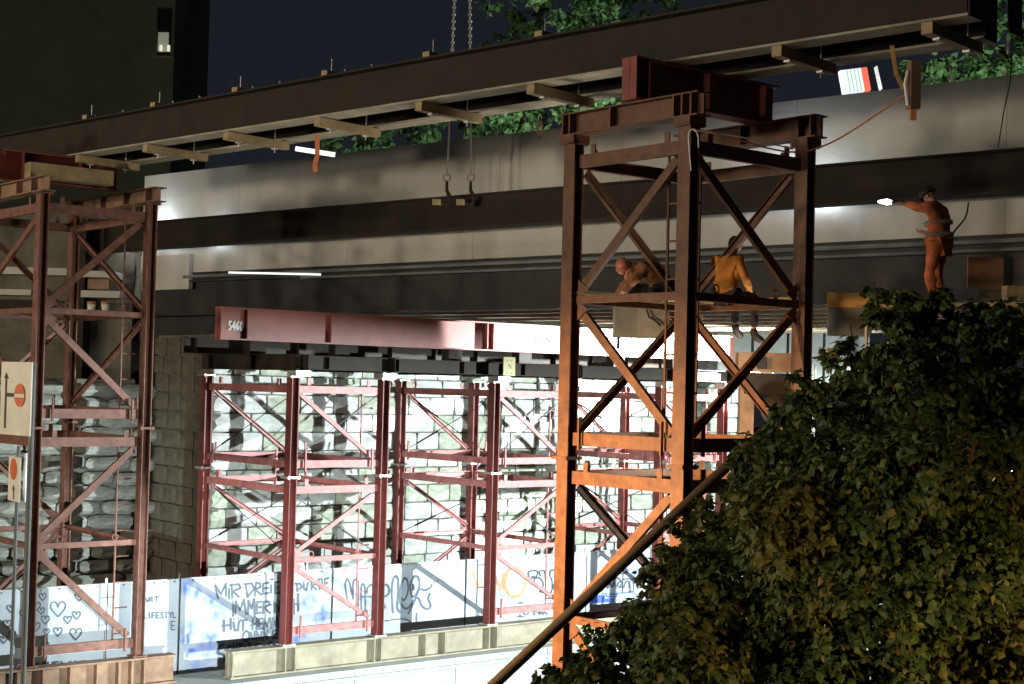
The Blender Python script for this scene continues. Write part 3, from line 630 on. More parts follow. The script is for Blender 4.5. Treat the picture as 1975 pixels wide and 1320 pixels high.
FONT = {'A': [[(0, 0), (.5, 1), (1, 0)], [(.2, .4), (.8, .4)]], 'R': [[(0, 0), (0, 1), (.8, .9), (.8, .6), (0, .5), (1, 0)]], 'T': [[(0, 1), (1, 1)], [(.5, 1), (.5, 0)]], 'L': [[(0, 1), (0, 0), (.8, 0)]], 'I': [[(.4, 1), (.4, 0)]], 'F': [[(0, 0), (0, 1), (.8, 1)], [(0, .5), (.6, .5)]],
    'E': [[(.8, 0), (0, 0), (0, 1), (.8, 1)], [(0, .5), (.65, .5)]], 'S': [[(.9, .95), (.3, 1), (.1, .7), (.8, .4), (.7, .05), (0, 0)]], 'Y': [[(0, 1), (.5, .5), (1, 1)], [(.5, .5), (.5, 0)]], 'J': [[(.8, 1), (.8, .2), (.4, 0), (0, .2)]], 'Q': [[(.5, 1), (.05, .7), (.1, .2), (.5, 0), (.9, .3), (.85, .8), (.5, 1)], [(.6, .3), (1, -.1)]],
    'U': [[(0, 1), (.1, .1), (.5, 0), (.85, .1), (.95, 1)]], 'N': [[(0, 0), (0, 1), (.9, 0), (.9, 1)]], '4': [[(.7, 0), (.7, 1), (0, .35), (1, .35)]], '6': [[(.8, 1), (.2, .7), (.05, .25), (.45, 0), (.85, .25), (.5, .55), (.1, .35)]], '0': [[(.5, 1), (.05, .6), (.1, .2), (.5, 0), (.9, .3), (.85, .8), (.5, 1)]]}
def word(txt, x, y, cw, ch, gap, slope=0):
    out = []
    for k, c in enumerate(txt):
        for s_ in FONT[c]: out.append([(x+k*(cw+gap)+p[0]*cw, y+slope*k-p[1]*ch) for p in s_])
    return out
paint(0, 'letter', word('JAQUELINE', 300, 1012, 52, 62, 22, -2.5), .022, PAINTK, *Z4, d=.02)
paint(1, 'letter', word('START', 1440, 295, 42, 48, 18, -4), .018, PAINTG, *Z4)
paint(1, 'letter', word('LIFESTYL', 1565, 465, 34, 58, 11, -1), .018, PAINTG, *Z4, d=.02)
paint(1, 'letter', word('E', 1858, 590, 48, 90, 10), .018, PAINTG, *Z4, d=.024)
# S460 mark and paint scrawl on the red girder (local x along the girder)
c = rg.location; rb = Ribbon(.0)
for s_ in word('S460', 0, 0, .075, .2, .028): rb.stroke([(p[0], -p[1]) for p in s_], .042)
P0 = plane(441, 636, G(0, 2-.03, 0), E2)
MB().add([P0+E1*v[0]+E2*(v[1]) + Z*v[2] for v in rb.mb.v], rb.mb.f).build('marking', WHITE, rg, world=True)
rb = Ribbon(.0)
for s_ in ([(0, 0), (.12, .22), (.2, .05)], [(.05, .12), (.25, .14)], [(.4, .05), (.6, .3)], [(.4, .28), (.62, .12)], [(.55, .0), (.7, .2)], [(.1, -.05), (.15, .2)]): rb.stroke(s_, .025)
P0 = plane(1032, 668, G(0, 2-.03, 0), E2)
MB().add([P0+E1*v[0]+E2*v[1]+Z*v[2] for v in rb.mb.v], rb.mb.f).build('paint_scrawl', PAINTK, rg, world=True)
# ---------------------------------------------------------------- traffic signs at the left
SY = 25.0
sg = empty('traffic_sign', at(44, 1330, SY), 0, 'cream road sign with black arrow and red no-entry disc at the left edge', 'sign')
rx = V((.707, -.707, 0)).normalized(); ry = V((rx.y, -rx.x, 0))      # board axis and its facing normal (towards viewer)
MB().tube([(0, 0, GROUND-sg.location.z), (0, 0, at(44, 700, SY).z-sg.location.z)], .045, 10).build('post', PIPEM, sg, True)
bc = at(31, 769, SY-.08)
k = 1/rx.x
def sgn(px, py): return plane(px, py, bc, ry)
hw = .29*1.0
MB().box(bc, rx*.50, ry*.012, Z*.585).build('board', CREAM, sg, world=True)
def flat(pts, m, nm, parent, P, n, lift):
    vs = [plane(x, y, P, n)+n*lift for (x, y) in pts]; K = len(vs); vs2 = [v-n*.003 for v in vs]
    o = MB().add(vs+vs2, [tuple(range(K)), tuple(range(K, 2*K))[::-1]]+[(i, i+K, (i+1) % K+K, (i+1) % K) for i in range(K)]).build(nm, m, parent, world=True)
    return o
flat([(9.2, 826), (12.5, 729), (9.5, 730), (14.5, 718), (18.5, 731), (15.7, 730), (12.5, 826)], BLACK, 'arrow', sg, bc, ry, .018)
flat([(14.6, 757.5), (31, 759), (31, 766), (14.3, 765.5)], BLACK, 'arrow_arm', sg, bc, ry, .022)
flat(ell(40.5, 763, 10.2, 22.5, 22)[:-1], SIGNRED, 'disc', sg, bc, ry, .027)
flat([(31, 759.5), (50, 760.5), (50, 767.5), (31, 766.5)], CREAM, 'bar', sg, bc, ry, .032)
s2 = empty('traffic_sign', at(30, 1340, SY+.4), 0, 'narrow sign turned almost edge-on below the cream sign', 'sign')
rx2 = V((.58, -.815, 0)).normalized(); ry2 = V((rx2.y, -rx2.x, 0)); bc2 = at(28, 924, SY+.4)
MB().box(bc2, rx2*.28, ry2*.012, Z*.36).build('board', CREAM, s2, world=True)
flat(ell(28, 905, 6.6, 21, 18)[:-1], SIGNRED, 'disc', s2, bc2, ry2, .018)
flat([(27, 963), (27.3, 945), (25.5, 945), (28, 935), (30, 945), (28.7, 945), (28.4, 963)], BLACK, 'arrow', s2, bc2, ry2, .018)
q = at(36, 860, SY+.45); MB().tube([(q.x, q.y, GROUND), (q.x, q.y, q.z)], .03, 8).build('post', PIPEM, s2, world=True)
q = at(48, 924, SY+.5); MB().tube([q-Z*.38, q+Z*.42], .028, 8).build('tube', WHITE, s2, True, world=True)
q = at(57, 924, SY+.6); MB().tube([q-Z*.38, q+Z*.42], .022, 8).build('tube', WHITE, s2, True, world=True)
# ---------------------------------------------------------------- hooks, ropes, straps and cables
HK = 'lifting hooks hanging in front of the parapet'
for (pt, pb, lb) in ((878, 861, 'left lifting hook hanging on a rope in front of the pale parapet'), (906, 907, 'right lifting hook hanging on a rope in front of the pale parapet')):
    Y = 35.6; P = at(pb, 388, Y); r = empty('lifting_hook', P, 0, lb, 'hook', HK)
    top = at(pt, -40, Y)-P
    MB().tube([top, V((0, 0, .62)).lerp(top, .45), V((.0, 0, .62))], .022, 6).build('rope', ROPE, r)
    ch = MB(); Lc = (top-V((0, 0, .62))).length
    for k in range(22):
        c = top.lerp(V((0, 0, .62)), .02+k*.018); ch.ring(c, V((1, 0, 0)) if k % 2 else V((0, 1, 0)), Z, .036, .011, 8)
    setp(ch.build('chain_links', STEEL, r), kind='stuff')
    MB().ring((0, 0, .53), V((1, 0, 0)), Z, .08, .022).build('ring', ROPE, r, True)
    MB().tube([(0, 0, .45), (0, 0, .25), (.05, 0, .14), (.09, 0, .04), (.04, 0, -.07), (-.08, 0, -.08), (-.15, 0, .02), (-.14, 0, .08)], [.03, .04, .05, .055, .06, .055, .04, .015], 8).build('hook', RUST, r, True)
    MB().abox((-.32, -.06, -.10), (-.12, .06, .03)).build('shackle', WOOD, r)
def cable(name, pts, r_, m, label, cat, grp=None): return MB().tube(smooth3(pts), r_, 6).thing(name, m, label, cat, grp, smooth=True)
def smooth3(pts, n=6):
    out = []; pts = [V(p) for p in pts]
    for i in range(len(pts)-1):
        p0 = pts[max(i-1, 0)]; p1 = pts[i]; p2 = pts[i+1]; p3 = pts[min(i+2, len(pts)-1)]
        for k in range(n):
            t = k/n; out.append(.5*((2*p1)+(p2-p0)*t+(2*p0-5*p1+4*p2-p3)*t*t+(3*p1-p0-3*p2+p3)*t**3))
    return out+[pts[-1]]
cable('cable', [at(1338, 250, 22.2), at(1400, 262, 22.3), at(1480, 286, 22.7), at(1545, 293, 23.0), at(1610, 272, 23.0), at(1700, 215, 22.6), at(1752, 178, 22.3)], .013, ORANGE, 'thin orange cable sagging from the near tower top to the right', 'cable')
cable('cable', [at(1338, 252, 22.15), at(1430, 265, 22.4), at(1530, 288, 22.9)], .010, WHITE, 'pale cord running along the top of the near tower', 'cord')
cable('cable', [at(1333, 330, 22.1), at(1328, 262, 22.15), at(1338, 250, 22.15), at(1346, 262, 22.15), at(1347, 285, 22.1)], .009, WHITE, 'pale cord looped over the corner leg of the near tower', 'cord')
cable('wire', [at(1953, -30, 25), at(1950, 140, 25), at(1937, 210, 25), at(1925, 285, 25)], .010, BLACK, 'thin dark wire hanging in front of the parapet at the right edge', 'wire')
cable('hose', [at(1868, 390, 25.5), at(1862, 420, 25.5), at(1840, 448, 25.4), at(1836, 470, 25.3)], .014, BLACK, 'dark hose beside the standing worker', 'hose')
SGp = 'orange straps hanging from the brown girders'
def strap(pts, w, m, label):
    mb = MB(); pts = [V(p) for p in pts]
    for a, b in zip(pts, pts[1:]): mb.bar(a, b, w, .014, V((0, 1, 0)))
    return mb.thing('strap', m, label, 'strap', SGp)
strap([at(612, 262, 30.3), at(612, 300, 30.3), at(607, 318, 30.3), at(608, 332, 30.3)], .09, ORANGE, 'short orange strap hanging below the left part of the girders')
strap([at(1043, 222, 26.2), at(1036, 250, 26.2), at(1041, 270, 26.2), at(1046, 250, 26.2), at(1041, 226, 26.2)], .035, BROWNB, 'brown strap loop hanging left of the near tower top')
strap([at(1720, 88, 21.8), at(1728, 140, 21.9), at(1742, 172, 22)], .055, PLY, 'yellow strap hanging below the right end of the girders')
tb = empty('tool_case', at(1762, 230, 22), 0, 'narrow brown tool case hung below the right end of the girders', 'tool case')
a = at(1762, 165, 22); MB().box(a, V((.075, .02, 0)), V((-.02, .06, 0)), Z*.34).build('body', BROWNB, tb, world=True); MB().box(a-Z*.42, V((.04, 0, 0)), V((0, .04, 0)), Z*.075).build('spout', ORANGE, tb, world=True); MB().tube([a+V((-.1, -.05, .2)), a+V((-.14, -.06, 0)), a+V((-.09, -.05, -.3))], .02, 6).build('strap_end', WHITE, tb, world=True)
a = at(622, 293, 31.5); MB().bar(at(570, 287, 31.5), at(646, 299, 31.5), .06, .09).thing('bright_strip', emit('lamp_strip', (1, 1, .95), 1.1), 'short bright strip lamp behind the orange strap under the girders', 'lamp')
# long diagonal prop in front of the near tower
mb = MB(); a, b = at(930, 1342, 19.5), at(1455, 850, 20.8); d = (b-a)
mb.tube([a-d*1.0, a, b, b+d*.06], .072, 12).thing('prop', RUST, 'long dark round prop slanting up to the right in front of the near tower', 'prop', smooth=True)
# ---------------------------------------------------------------- platforms, boxes around the near tower
def LN(x, y, z): return LT(C0, x, y, z)
MB().box(LN(1.3, 2.36, 1.49), E1*1.28, E2*.13, Z*.025).thing('plank', WOOD, 'plank laid across the far struts of the near tower under the bent worker', 'plank')
MB().box(LN(2.62, 1.25, 1.47), E1*.14, E2*1.25, Z*.025).thing('plank', WOOD, 'plank on the right side of the near tower where the orange worker sits', 'plank')
bx = empty('equipment_box', at(1238, 652, 26.3), 0, 'grey equipment box with a shiny door below the bent worker', 'box')
p0 = at(1185, 650, 26.3); p1 = at(1292, 577, 26.3); MB().abox((p0.x, 26.3, p0.z), (p1.x, 26.8, p1.z)).build('body', GREY, bx, world=True)
MB().abox((p0.x+.40, 26.27, p0.z+.03), (p1.x-.02, 26.297, p1.z-.03)).build('door', STEEL, bx, world=True)
q = at(1252, 612, 26.2); MB().tube([q+V((-.2, 0, .2)), q+V((-.05, 0, .14)), q, q+V((.1, 0, -.05)), q+V((.2, 0, -.14))], .018, 6).build('cable', BLACK, bx, True, world=True)
MB().abox((p0.x+.05, 26.35, p0.z-.2), (p0.x+.1, 26.4, p0.z-.001)).build('bracket', BLACK, bx, world=True)
MB().abox((p0.x+.1, 26.38, p1.z+.001), (p1.x-.1, 26.42, p1.z+.25)).build('hanger', BLACK, bx, world=True)
# work platform with boards right of the tower, standing worker's place
wf = empty('work_platform', at(1800, 633, 25.2), math.atan2(B.y, B.x), 'timber work platform behind the tree under the standing worker', 'platform')
for k in range(4): MB().abox((-1.3, -.2+k*.24, .33), (3.2, .17+k*.24, .385)).build('board', WOOD, wf)
for xx in (-1.2, .8, 3.0):
    for yy in (0, .8): MB().tube([(xx, yy, GROUND-wf.location.z), (xx, yy, .33)], .03, 8).build('post', STEEL, wf)
def board(px0, py0, px1, py1, Y, m, label, cat='board', th=.04):
    a = at(px0, py1, Y); b = at(px1, py0, Y); return MB().abox((a.x, Y, a.z), (b.x, Y+th, b.z)).thing(cat.replace(' ', '_'), m, label, cat)
board(1596, 566, 1680, 592, 27.2, PLY, 'yellow plywood board right of the near tower, above the grey sheet')
board(1681, 566, 1700, 626, 27.1, PLY, 'narrow upright yellow board beside the tree top')
board(1596, 593, 1680, 648, 27.25, GREY, 'grey sheet under the yellow plywood board', 'sheet')
board(1597, 672, 1617, 700, 26.9, PLY, 'small yellow board end at the edge of the tree', 'board', .12)
board(1866, 497, 1936, 556, 28.2, BROWNB, 'brown panel right of the standing worker')
board(1942, 552, 1990, 577, 27.6, WOOD, 'pale plank end at the right edge', 'plank', .3)
# brown winch machine below the seated worker
wm = empty('winch', at(1475, 760, 29), ang, 'brown steel winch frame beside the tree below the seated worker', 'winch')
def wbox(px0, py0, px1, py1, Y, m, nm, th=.4):
    a = at(px0, py1, Y); b = at(px1, py0, Y); MB().abox((a.x, Y, a.z), (b.x, Y+th, b.z)).build(nm, m, wm, world=True)
wbox(1424, 682, 1530, 716, 29, BROWNB, 'beam'); wbox(1462, 690, 1480, 712, 28.9, BLACK, 'slot', .099); wbox(1440, 722, 1530, 760, 29.1, RUST, 'lower_beam'); wbox(1426, 745, 1455, 860, 29.4, BROWNB, 'post', .25); wbox(1470, 717, 1490, 722, 29.1, STEEL, 'plate', .2)
c = at(1500, 790, 29.2); MB().lathe(c-V((0, .3, 0)), [(.3, 0), (.3, .5), (.2, .5)], 18, axis=V((0, 1, 0))).build('drum', RUST, wm, True, world=True)
# ---------------------------------------------------------------- people
def figure(name, verts, edges, m, parent, root=0, sub=2):
    me = bpy.data.meshes.new(name); me.from_pydata([v[0] for v in verts], edges, []); me.update(); me.materials.append(m)
    o = bpy.data.objects.new(name, me); COL.objects.link(o); o.parent = parent
    o.modifiers.new('Skin', 'SKIN').use_smooth_shade = True
    sk = me.skin_vertices[0].data
    for i, v in enumerate(verts): r = v[1]; sk[i].radius = (r, r) if not isinstance(r, tuple) else r; sk[i].use_root = (i == root)
    s_ = o.modifiers.new('Subsurf', 'SUBSURF'); s_.levels = s_.render_levels = sub+(1 if name in ('jacket', 'trousers') else 0)
    if name in ('jacket', 'trousers'):
        w_ = o.modifiers.new('Creases', 'DISPLACE'); w_.texture = CREASE; w_.strength = .055; w_.mid_level = .5; w_.texture_coords = 'LOCAL'
    return o
CREASE = bpy.data.textures.new('creases', 'CLOUDS'); CREASE.noise_scale = .13; CREASE.noise_depth = 2
def chain(pts, verts, edges, start):
    prev = start
    for p in pts: verts.append(p); edges.append((prev, len(verts)-1)) if prev is not None else None; prev = len(verts)-1
    return prev
def hand(verts, edges, wrist_i, wrist, d, side):
    """palm and five fingers growing on from the wrist along d; side = thumb direction"""
    d = V(d).normalized(); side = V(side); side = (side-d*side.dot(d)).normalized(); up = d.cross(side)
    palm = wrist+d*.07; pi = chain([(palm, (.034, .02))], verts, edges, wrist_i)
    for k, ln in enumerate((.072, .08, .074, .058)):
        s_ = side*(.027-.018*k); a = palm+d*.035+s_
        chain([(a, .010), (a+d*ln*.55+up*.012, .009), (a+d*ln*.85+up*.035, .007)], verts, edges, pi)
    t = wrist+d*.035+side*.034; chain([(t, .012), (t+side*.02+d*.035, .010), (t+side*.02+d*.065+up*.01, .008)], verts, edges, wrist_i)
def person(P, rz, label, J, jacket, trouser, helmet, hat=True, stripes=False, bootm=None):
    r = empty('person', P, rz, label, 'person', None)
    # body: bare figure underneath, one mesh
    v = []; e = []
    v.append((J['pelvis'], .12)); a = chain([(J['pelvis'].lerp(J['chest'], .5), .12), (J['chest'], .14), (J['neck'], .055)], v, e, 0); ci = a-1
    hd = (J['head']-J['neck']).normalized(); fwd = V(J['face']).normalized(); fwd = (fwd-hd*fwd.dot(hd)).normalized()
    h = chain([(J['neck']+hd*.07+fwd*.01, .06), (J['head']-hd*.02+fwd*.012, (.082, .09)), (J['head']+hd*.06, (.085, .085)), (J['head']+hd*.105, .05)], v, e, a)
    nb_ = h-2; chain([(J['head']-hd*.025+fwd*.088, .016), (J['head']-hd*.04+fwd*.105, .013)], v, e, nb_)
    for sd in ('l', 'r'):
        w = chain([(J['sh'+sd], .06), (J['el'+sd], .043), (J['wr'+sd], .028)], v, e, ci); hand(v, e, w, J['wr'+sd], J['wr'+sd]-J['el'+sd] if 'hd'+sd not in J else J['hd'+sd], J.get('th'+sd, V((0, 1, 0))))
        k = chain([(J['hip'+sd], .09), (J['kn'+sd], .06), (J['an'+sd], .045)], v, e, 0); chain([(J['an'+sd]+V(J['toe'+sd]).normalized()*.16-Z*.03, .04)], v, e, k)
    figure('body', v, e, SKIN, r)
    side = hd.cross(fwd)
    ey = MB(); 
    for s_ in (-1, 1): ey.lathe(J['head']+hd*.02+fwd*.083+side*(.032*s_), [(.004, -.006), (.012, 0), (.004, .008)], 8, axis=fwd)
    ey.build('eyes', BLACK, r, True)
    MB().bar(J['head']-hd*.068+fwd*.082-side*.025, J['head']-hd*.068+fwd*.082+side*.025, .012, .010, hd).build('mouth', CROSS, r)
    er = MB()
    for s_ in (-1, 1): er.lathe(J['head']-hd*.005+side*(.085*s_), [(.02, -.01), (.034, 0), (.02, .012)], 8, axis=side*s_)
    er.build('ears', SKIN, r, True)
    # jacket
    v = []; e = []
    v.append((J['pelvis']-(J['chest']-J['pelvis']).normalized()*.04, (.185, .15))); a = chain([(J['pelvis'].lerp(J['chest'], .45), (.18, .15)), (J['chest'], (.20, .155)), (J['neck']-hd*.03, .085)], v, e, 0); ci = a-1
    for sd in ('l', 'r'): chain([(J['sh'+sd], .095), (J['el'+sd], .072), (J['wr'+sd].lerp(J['el'+sd], .12), .052)], v, e, ci)
    figure('jacket', v, e, jacket, r)
    v = [(J['pelvis'], .15)]; e = []
    for sd in ('l', 'r'): chain([(J['hip'+sd], .11), (J['hip'+sd].lerp(J['kn'+sd], .5), .095), (J['kn'+sd], .078), (J['an'+sd].lerp(J['kn'+sd], .15), .066)], v, e, 0)
    figure('trousers', v, e, trouser, r)
    for sd in ('l', 'r'):
        t = V(J['toe'+sd]).normalized(); k = J['an'+sd]; figure('boot', [(k+Z*.10, .066), (k, .064), (k+t*.07-Z*.045, .058), (k+t*.19-Z*.055, .045)], [(0, 1), (1, 2), (2, 3)], bootm or BOOT, r)
    if hat:
        prof = [(.125, -.005), (.13, .0), (.128, .03), (.115, .075), (.08, .11), (.02, .125)]
        o = MB().lathe(J['head']+hd*.035, prof, 20, axis=hd); c = J['head']+hd*.035+fwd*.13; o.box(c, fwd*.05, side*.085, hd*.006); o.build('helmet', helmet, r, True)
    else:
        MB().lathe(J['head']+hd*.0-fwd*.02, [(.085, -.06), (.102, 0), (.1, .06), (.07, .105), (.02, .125)], 16, axis=hd).build('hair', HAIR, r, True)
    if stripes:
        for f in (.3, .75):
            c = J['pelvis'].lerp(J['chest'], f); MB().lathe(c-(J['chest']-J['pelvis']).normalized()*.025, [(.205, 0), (.205, .05)], 20, axis=(J['chest']-J['pelvis'])).build('reflective_band', REFLECT, r, True)
    return r
# seated worker, back to the viewer (local frame = world axes; faces away and right)
P = at(1399, 577, 25.35); fw_ = E1.copy(); rt_ = -E2
def sj(f, s_, z): return fw_*f+rt_*s_+Z*z
J = dict(pelvis=sj(0, 0, .10), chest=sj(.06, -.02, .47), neck=sj(.10, .03, .66), head=sj(.15, .05, .80), face=sj(1, .5, -.2),
    shl=sj(.07, -.20, .55), ell=sj(.12, -.33, .30), wrl=sj(.32, -.30, .14), shr=sj(.07, .19, .54), elr=sj(.10, .30, .28), wrr=sj(.30, .22, .12), hdl=sj(1, .2, -.2), hdr=sj(1, -.2, -.2), thl=sj(0, 1, 0), thr=sj(0, -1, 0),
    hipl=sj(.05, -.10, .04), knl=sj(.42, -.14, .03), anl=sj(.40, -.16, -.42), toel=sj(1, -.1, -.3), hipr=sj(.05, .10, .04), knr=sj(.42, .20, .03), anr=sj(.38, .22, -.50), toer=sj(1, .3, -.3))
person(P, 0, 'worker in an orange jacket sitting on the near tower, back to the viewer', J, JKT_O, CLOTH, HELM_D, False).scale = (1.12, 1.12, 1.12)
# bent worker kneeling on the plank, head to the left
P = at(1262, 577, 26.0); fw_ = V((-1, -.15, 0)).normalized(); rt_ = V((fw_.y, -fw_.x, 0))
J = dict(pelvis=sj(-.14, 0, .22), chest=sj(.16, 0, .44), neck=sj(.31, 0, .48), head=sj(.43, -.01, .47), face=sj(.5, -.5, -1),
    shl=sj(.20, -.18, .42), ell=sj(.40, -.20, .22), wrl=sj(.52, -.12, .05), shr=sj(.20, .18, .42), elr=sj(.38, .22, .20), wrr=sj(.55, .12, .06), hdl=sj(.6, 0, -1), hdr=sj(.6, 0, -1), thl=sj(1, 1, 0), thr=sj(1, -1, 0),
    hipl=sj(-.12, -.10, .18), knl=sj(.12, -.14, .08), anl=sj(-.28, -.12, .07), toel=sj(-1, 0, 0), hipr=sj(-.12, .10, .18), knr=sj(.14, .14, .08), anr=sj(-.27, .13, .07), toer=sj(-1, 0, 0))
person(P, 0, 'worker in a brown jacket and orange helmet bending down on the near tower', J, JKT_B, CLOTH, HELM_O, True).scale = (1.14, 1.14, 1.14)
# standing worker at the right, arms raised to the girder, head bowed into its shade
P = at(1808, 590, 25.2); fw_ = V((-.75, .66, 0)).normalized(); rt_ = V((fw_.y, -fw_.x, 0))
J = dict(pelvis=sj(-.02, 0, .92), chest=sj(.02, 0, 1.32), neck=sj(.07, 0, 1.52), head=sj(.15, 0, 1.63), face=sj(1, 0, -.5),
    shl=sj(.04, -.20, 1.43), ell=sj(.26, -.24, 1.46), wrl=sj(.47, -.16, 1.52), shr=sj(.04, .20, 1.43), elr=sj(.10, .28, 1.18), wrr=sj(.26, .16, 1.10), hdl=sj(1, .1, .2), hdr=sj(1, -.3, .2), thl=sj(0, 1, .3), thr=sj(0, -1, .5),
    hipl=sj(0, -.10, .88), knl=sj(.06, -.14, .48), anl=sj(-.02, -.16, .09), toel=sj(1, -.2, 0), hipr=sj(0, .10, .88), knr=sj(.08, .13, .48), anr=sj(.03, .17, .09), toer=sj(1, .2, 0))
person(P, 0, 'worker in red-orange overalls standing under the brown girder at the right', J, HIVIS, HIVIS, HELM_D, True, True).scale = (1.13, 1.13, 1.10)
# torch in the raised hand
q = P+sj(.63, -.16, 1.70); tr = empty('torch', q, 0, 'bright hand torch held up by the standing worker', 'torch'); dd = fw_+Z*.1
MB().lathe((0, 0, 0), [(.018, -.14), (.018, .04), (.032, .07), (.032, .12)], 12, axis=dd).build('handle', BLACK, tr, True)
MB().lathe(dd.normalized()*.121, [(.03, 0), (.055, .10), (.02, .26)], 12, axis=dd).build('beam_lens', emit('torch_glow', (1, .88, .75), 4), tr, True)
# ---------------------------------------------------------------- trees
def leaf(mb, c, nrm, up, ln, wd):
    d, u, t = frame(nrm, up)           # d normal, u length direction
    p = [c, c+u*ln*.35+t*wd*.5-d*ln*.06, c+u*ln*.62+t*wd*.34-d*ln*.08, c+u*ln-d*ln*.16, c+u*ln*.62-t*wd*.34-d*ln*.08, c+u*ln*.35-t*wd*.5-d*ln*.06, c+u*ln*.5]
    mb.add(p, [(0, 1, 6), (1, 2, 6), (2, 3, 6), (3, 4, 6), (4, 5, 6), (5, 0, 6)])
def rdir(rnd):
    while True:
        v = V((rnd.uniform(-1, 1), rnd.uniform(-1, 1), rnd.uniform(-1, 1)))
        if .1 < v.length < 1: return v.normalized()
def crown(root, clumps, n_per, ln, mats, rnd, twig=True, front=None, leaves=0):
    mbs = [MB() for _ in mats]; single = []
    tot = 0
    for (c, r_) in clumps:
        tone = rnd.random(); k = int(n_per*(r_**2))
        tw = []
        for q in range(max(6, int(k/26))):
            d = rdir(rnd); d.z *= .8; tw.append((c+d*r_*rnd.uniform(.35, 1.08), d))
        for q in range(k):
            tc_, d = tw[rnd.randrange(len(tw))]
            p = tc_+rdir(rnd)*r_*rnd.uniform(.02, .30)
            nr = (d*.7+Z*.6+rdir(rnd)*.9).normalized(); up = (-Z*.8+d*.5+rdir(rnd)*.8)
            s_ = ln*rnd.uniform(.6, 1.25); mi = 0 if rnd.random() < tone else 1
            if leaves and front is not None and (p-c).dot(front) > r_*.55 and len(single) < leaves and rnd.random() < .03: single.append((p, nr, up, s_*1.15, mi))
            else: leaf(mbs[mi], p, nr, up, s_, s_*.72)
    for mb, m in zip(mbs, mats):
        if mb.v: setp(mb.build('foliage', m, root, world=True), kind='stuff')
    for (p, nr, up, s_, mi) in single: mb = MB(); leaf(mb, p, nr, up, s_, s_*.75); mb.build('leaf', mats[mi], root, world=True)
def limbs(root, base, tops, r0, m=BARK, fork=.45):
    hub = base+(sum((t for t in tops), V())/len(tops)-base)*fork
    MB().tube(smooth3([base, base.lerp(hub, .5)+V((.12, .05, 0)), hub], 4), [r0*(1-.035*k) for k in range(9)], 10).build('trunk', m, root, True, world=True)
    for t in tops:
        md = hub.lerp(t, .5)+V((random.uniform(-.2, .2), random.uniform(-.2, .2), .25)); MB().tube(smooth3([hub, md, t], 4), [r0*.55*(1-.105*k) for k in range(9)], 7).build('limb', m, root, True, world=True)
rnd = random.Random(5)
# foreground tree
cl = []
for (px, py, r_) in ((1120, 1320, 70), (1075, 1300, 40), (1190, 1260, 80), (1250, 1200, 75), (1300, 1130, 70), (1350, 1060, 75), (1330, 1290, 110), (1400, 1180, 110), (1440, 1000, 85), (1490, 900, 80), (1525, 820, 62), (1560, 765, 60), (1540, 1080, 120), (1610, 930, 120), (1650, 800, 95), (1630, 715, 58), (1700, 690, 70), (1745, 620, 62), (1830, 650, 75), (1700, 585, 30), (1690, 560, 22), (1900, 640, 70), (1960, 640, 75), (1780, 760, 120), (1900, 770, 120), (1980, 790, 110), (1760, 900, 140), (1900, 920, 150), (1700, 1050, 150), (1850, 1080, 160), (1980, 1060, 140), (1500, 1260, 140), (1650, 1230, 160), (1820, 1260, 170), (1970, 1250, 160), (1420, 1330, 120), (1600, 1360, 150), (1770, 1390, 160), (1950, 1400, 160), (1280, 1360, 110), (1420, 935, 40), (1290, 1075, 36), (1345, 990, 36), (1760, 580, 42), (1815, 592, 46), (1725, 612, 45), (1870, 600, 42), (1395, 1090, 90), (1500, 1000, 110), (1560, 900, 90), (1620, 1120, 140), (1300, 1220, 100), (1380, 1270, 110)):
    Y = rnd.uniform(14.4, 16.8)-(r_/150.0); cl.append((at(px, py, Y), r_/3000*Y*1.02))
ft = empty('tree', V((4.6, 16.0, GROUND)), 0, 'big dark leafy tree in the right foreground', 'tree')
crown(ft, cl, 5200, .098, [LEAF1, LEAF2], rnd, front=V((-.1, -1, 0)), leaves=290)
limbs(ft, V((4.6, 16.0, GROUND)), [cl[i][0] for i in (1, 4, 6, 9, 12, 15, 18, 21, 26, 28, 30, 33)], .22)
tw = MB()
for (px, py, qx, qy) in ((1180, 1240, 1235, 1150), (1280, 1130, 1300, 1070), (1400, 960, 1425, 905), (1500, 830, 1515, 760), (1690, 640, 1685, 545), (1640, 690, 1640, 625), (1100, 1310, 1050, 1300), (1745, 600, 1760, 555), (1600, 740, 1600, 690), (1560, 790, 1545, 735)):
    a, b = at(px, py, 15.3), at(qx, qy, 15.2); tw.tube([a, a.lerp(b, .5)+V((.02, 0, .02)), b], .008, 5)
tw.build('twigs', BARK, ft, world=True)
# trees beyond the bridge, lit by a street lamp
def back_tree(px, py, Y, spec, label, n=210, ln=.30, seed=1):
    rnd = random.Random(seed); cl = [(at(a, b, Y+rnd.uniform(-2.0, 2.0)), r_/3000*Y) for (a, b, r_) in spec]
    P = at(px, py, Y); P.z = GROUND+2; t = empty('tree', P, 0, label, 'tree', 'trees beyond the bridge'); crown(t, cl, n, ln, [LEAF3, LEAF3], rnd); limbs(t, P, [c[0] for c in cl[::3]], .28, fork=.5); return t
back_tree(1130, 200, 54, [(1000, 20, 55), (960, 85, 40), (1060, -30, 80), (1140, 20, 80), (1220, 0, 80), (1290, -40, 70), (1130, 90, 80), (1240, 70, 60), (1050, 70, 60), (985, 120, 45), (950, 10, 22), (1190, 150, 90), (1090, 170, 80), (1010, 190, 70), (1100, 250, 80), (1190, 230, 80), (1330, 40, 26)], 'green lit tree above the brown girder in the top middle', seed=2)
back_tree(850, 300, 57, [(700, 270, 55), (760, 250, 50), (830, 240, 60), (900, 230, 60), (960, 235, 55), (650, 290, 40), (1020, 250, 60)], 'low green lit tree seen in the gap under the brown girders', seed=3)
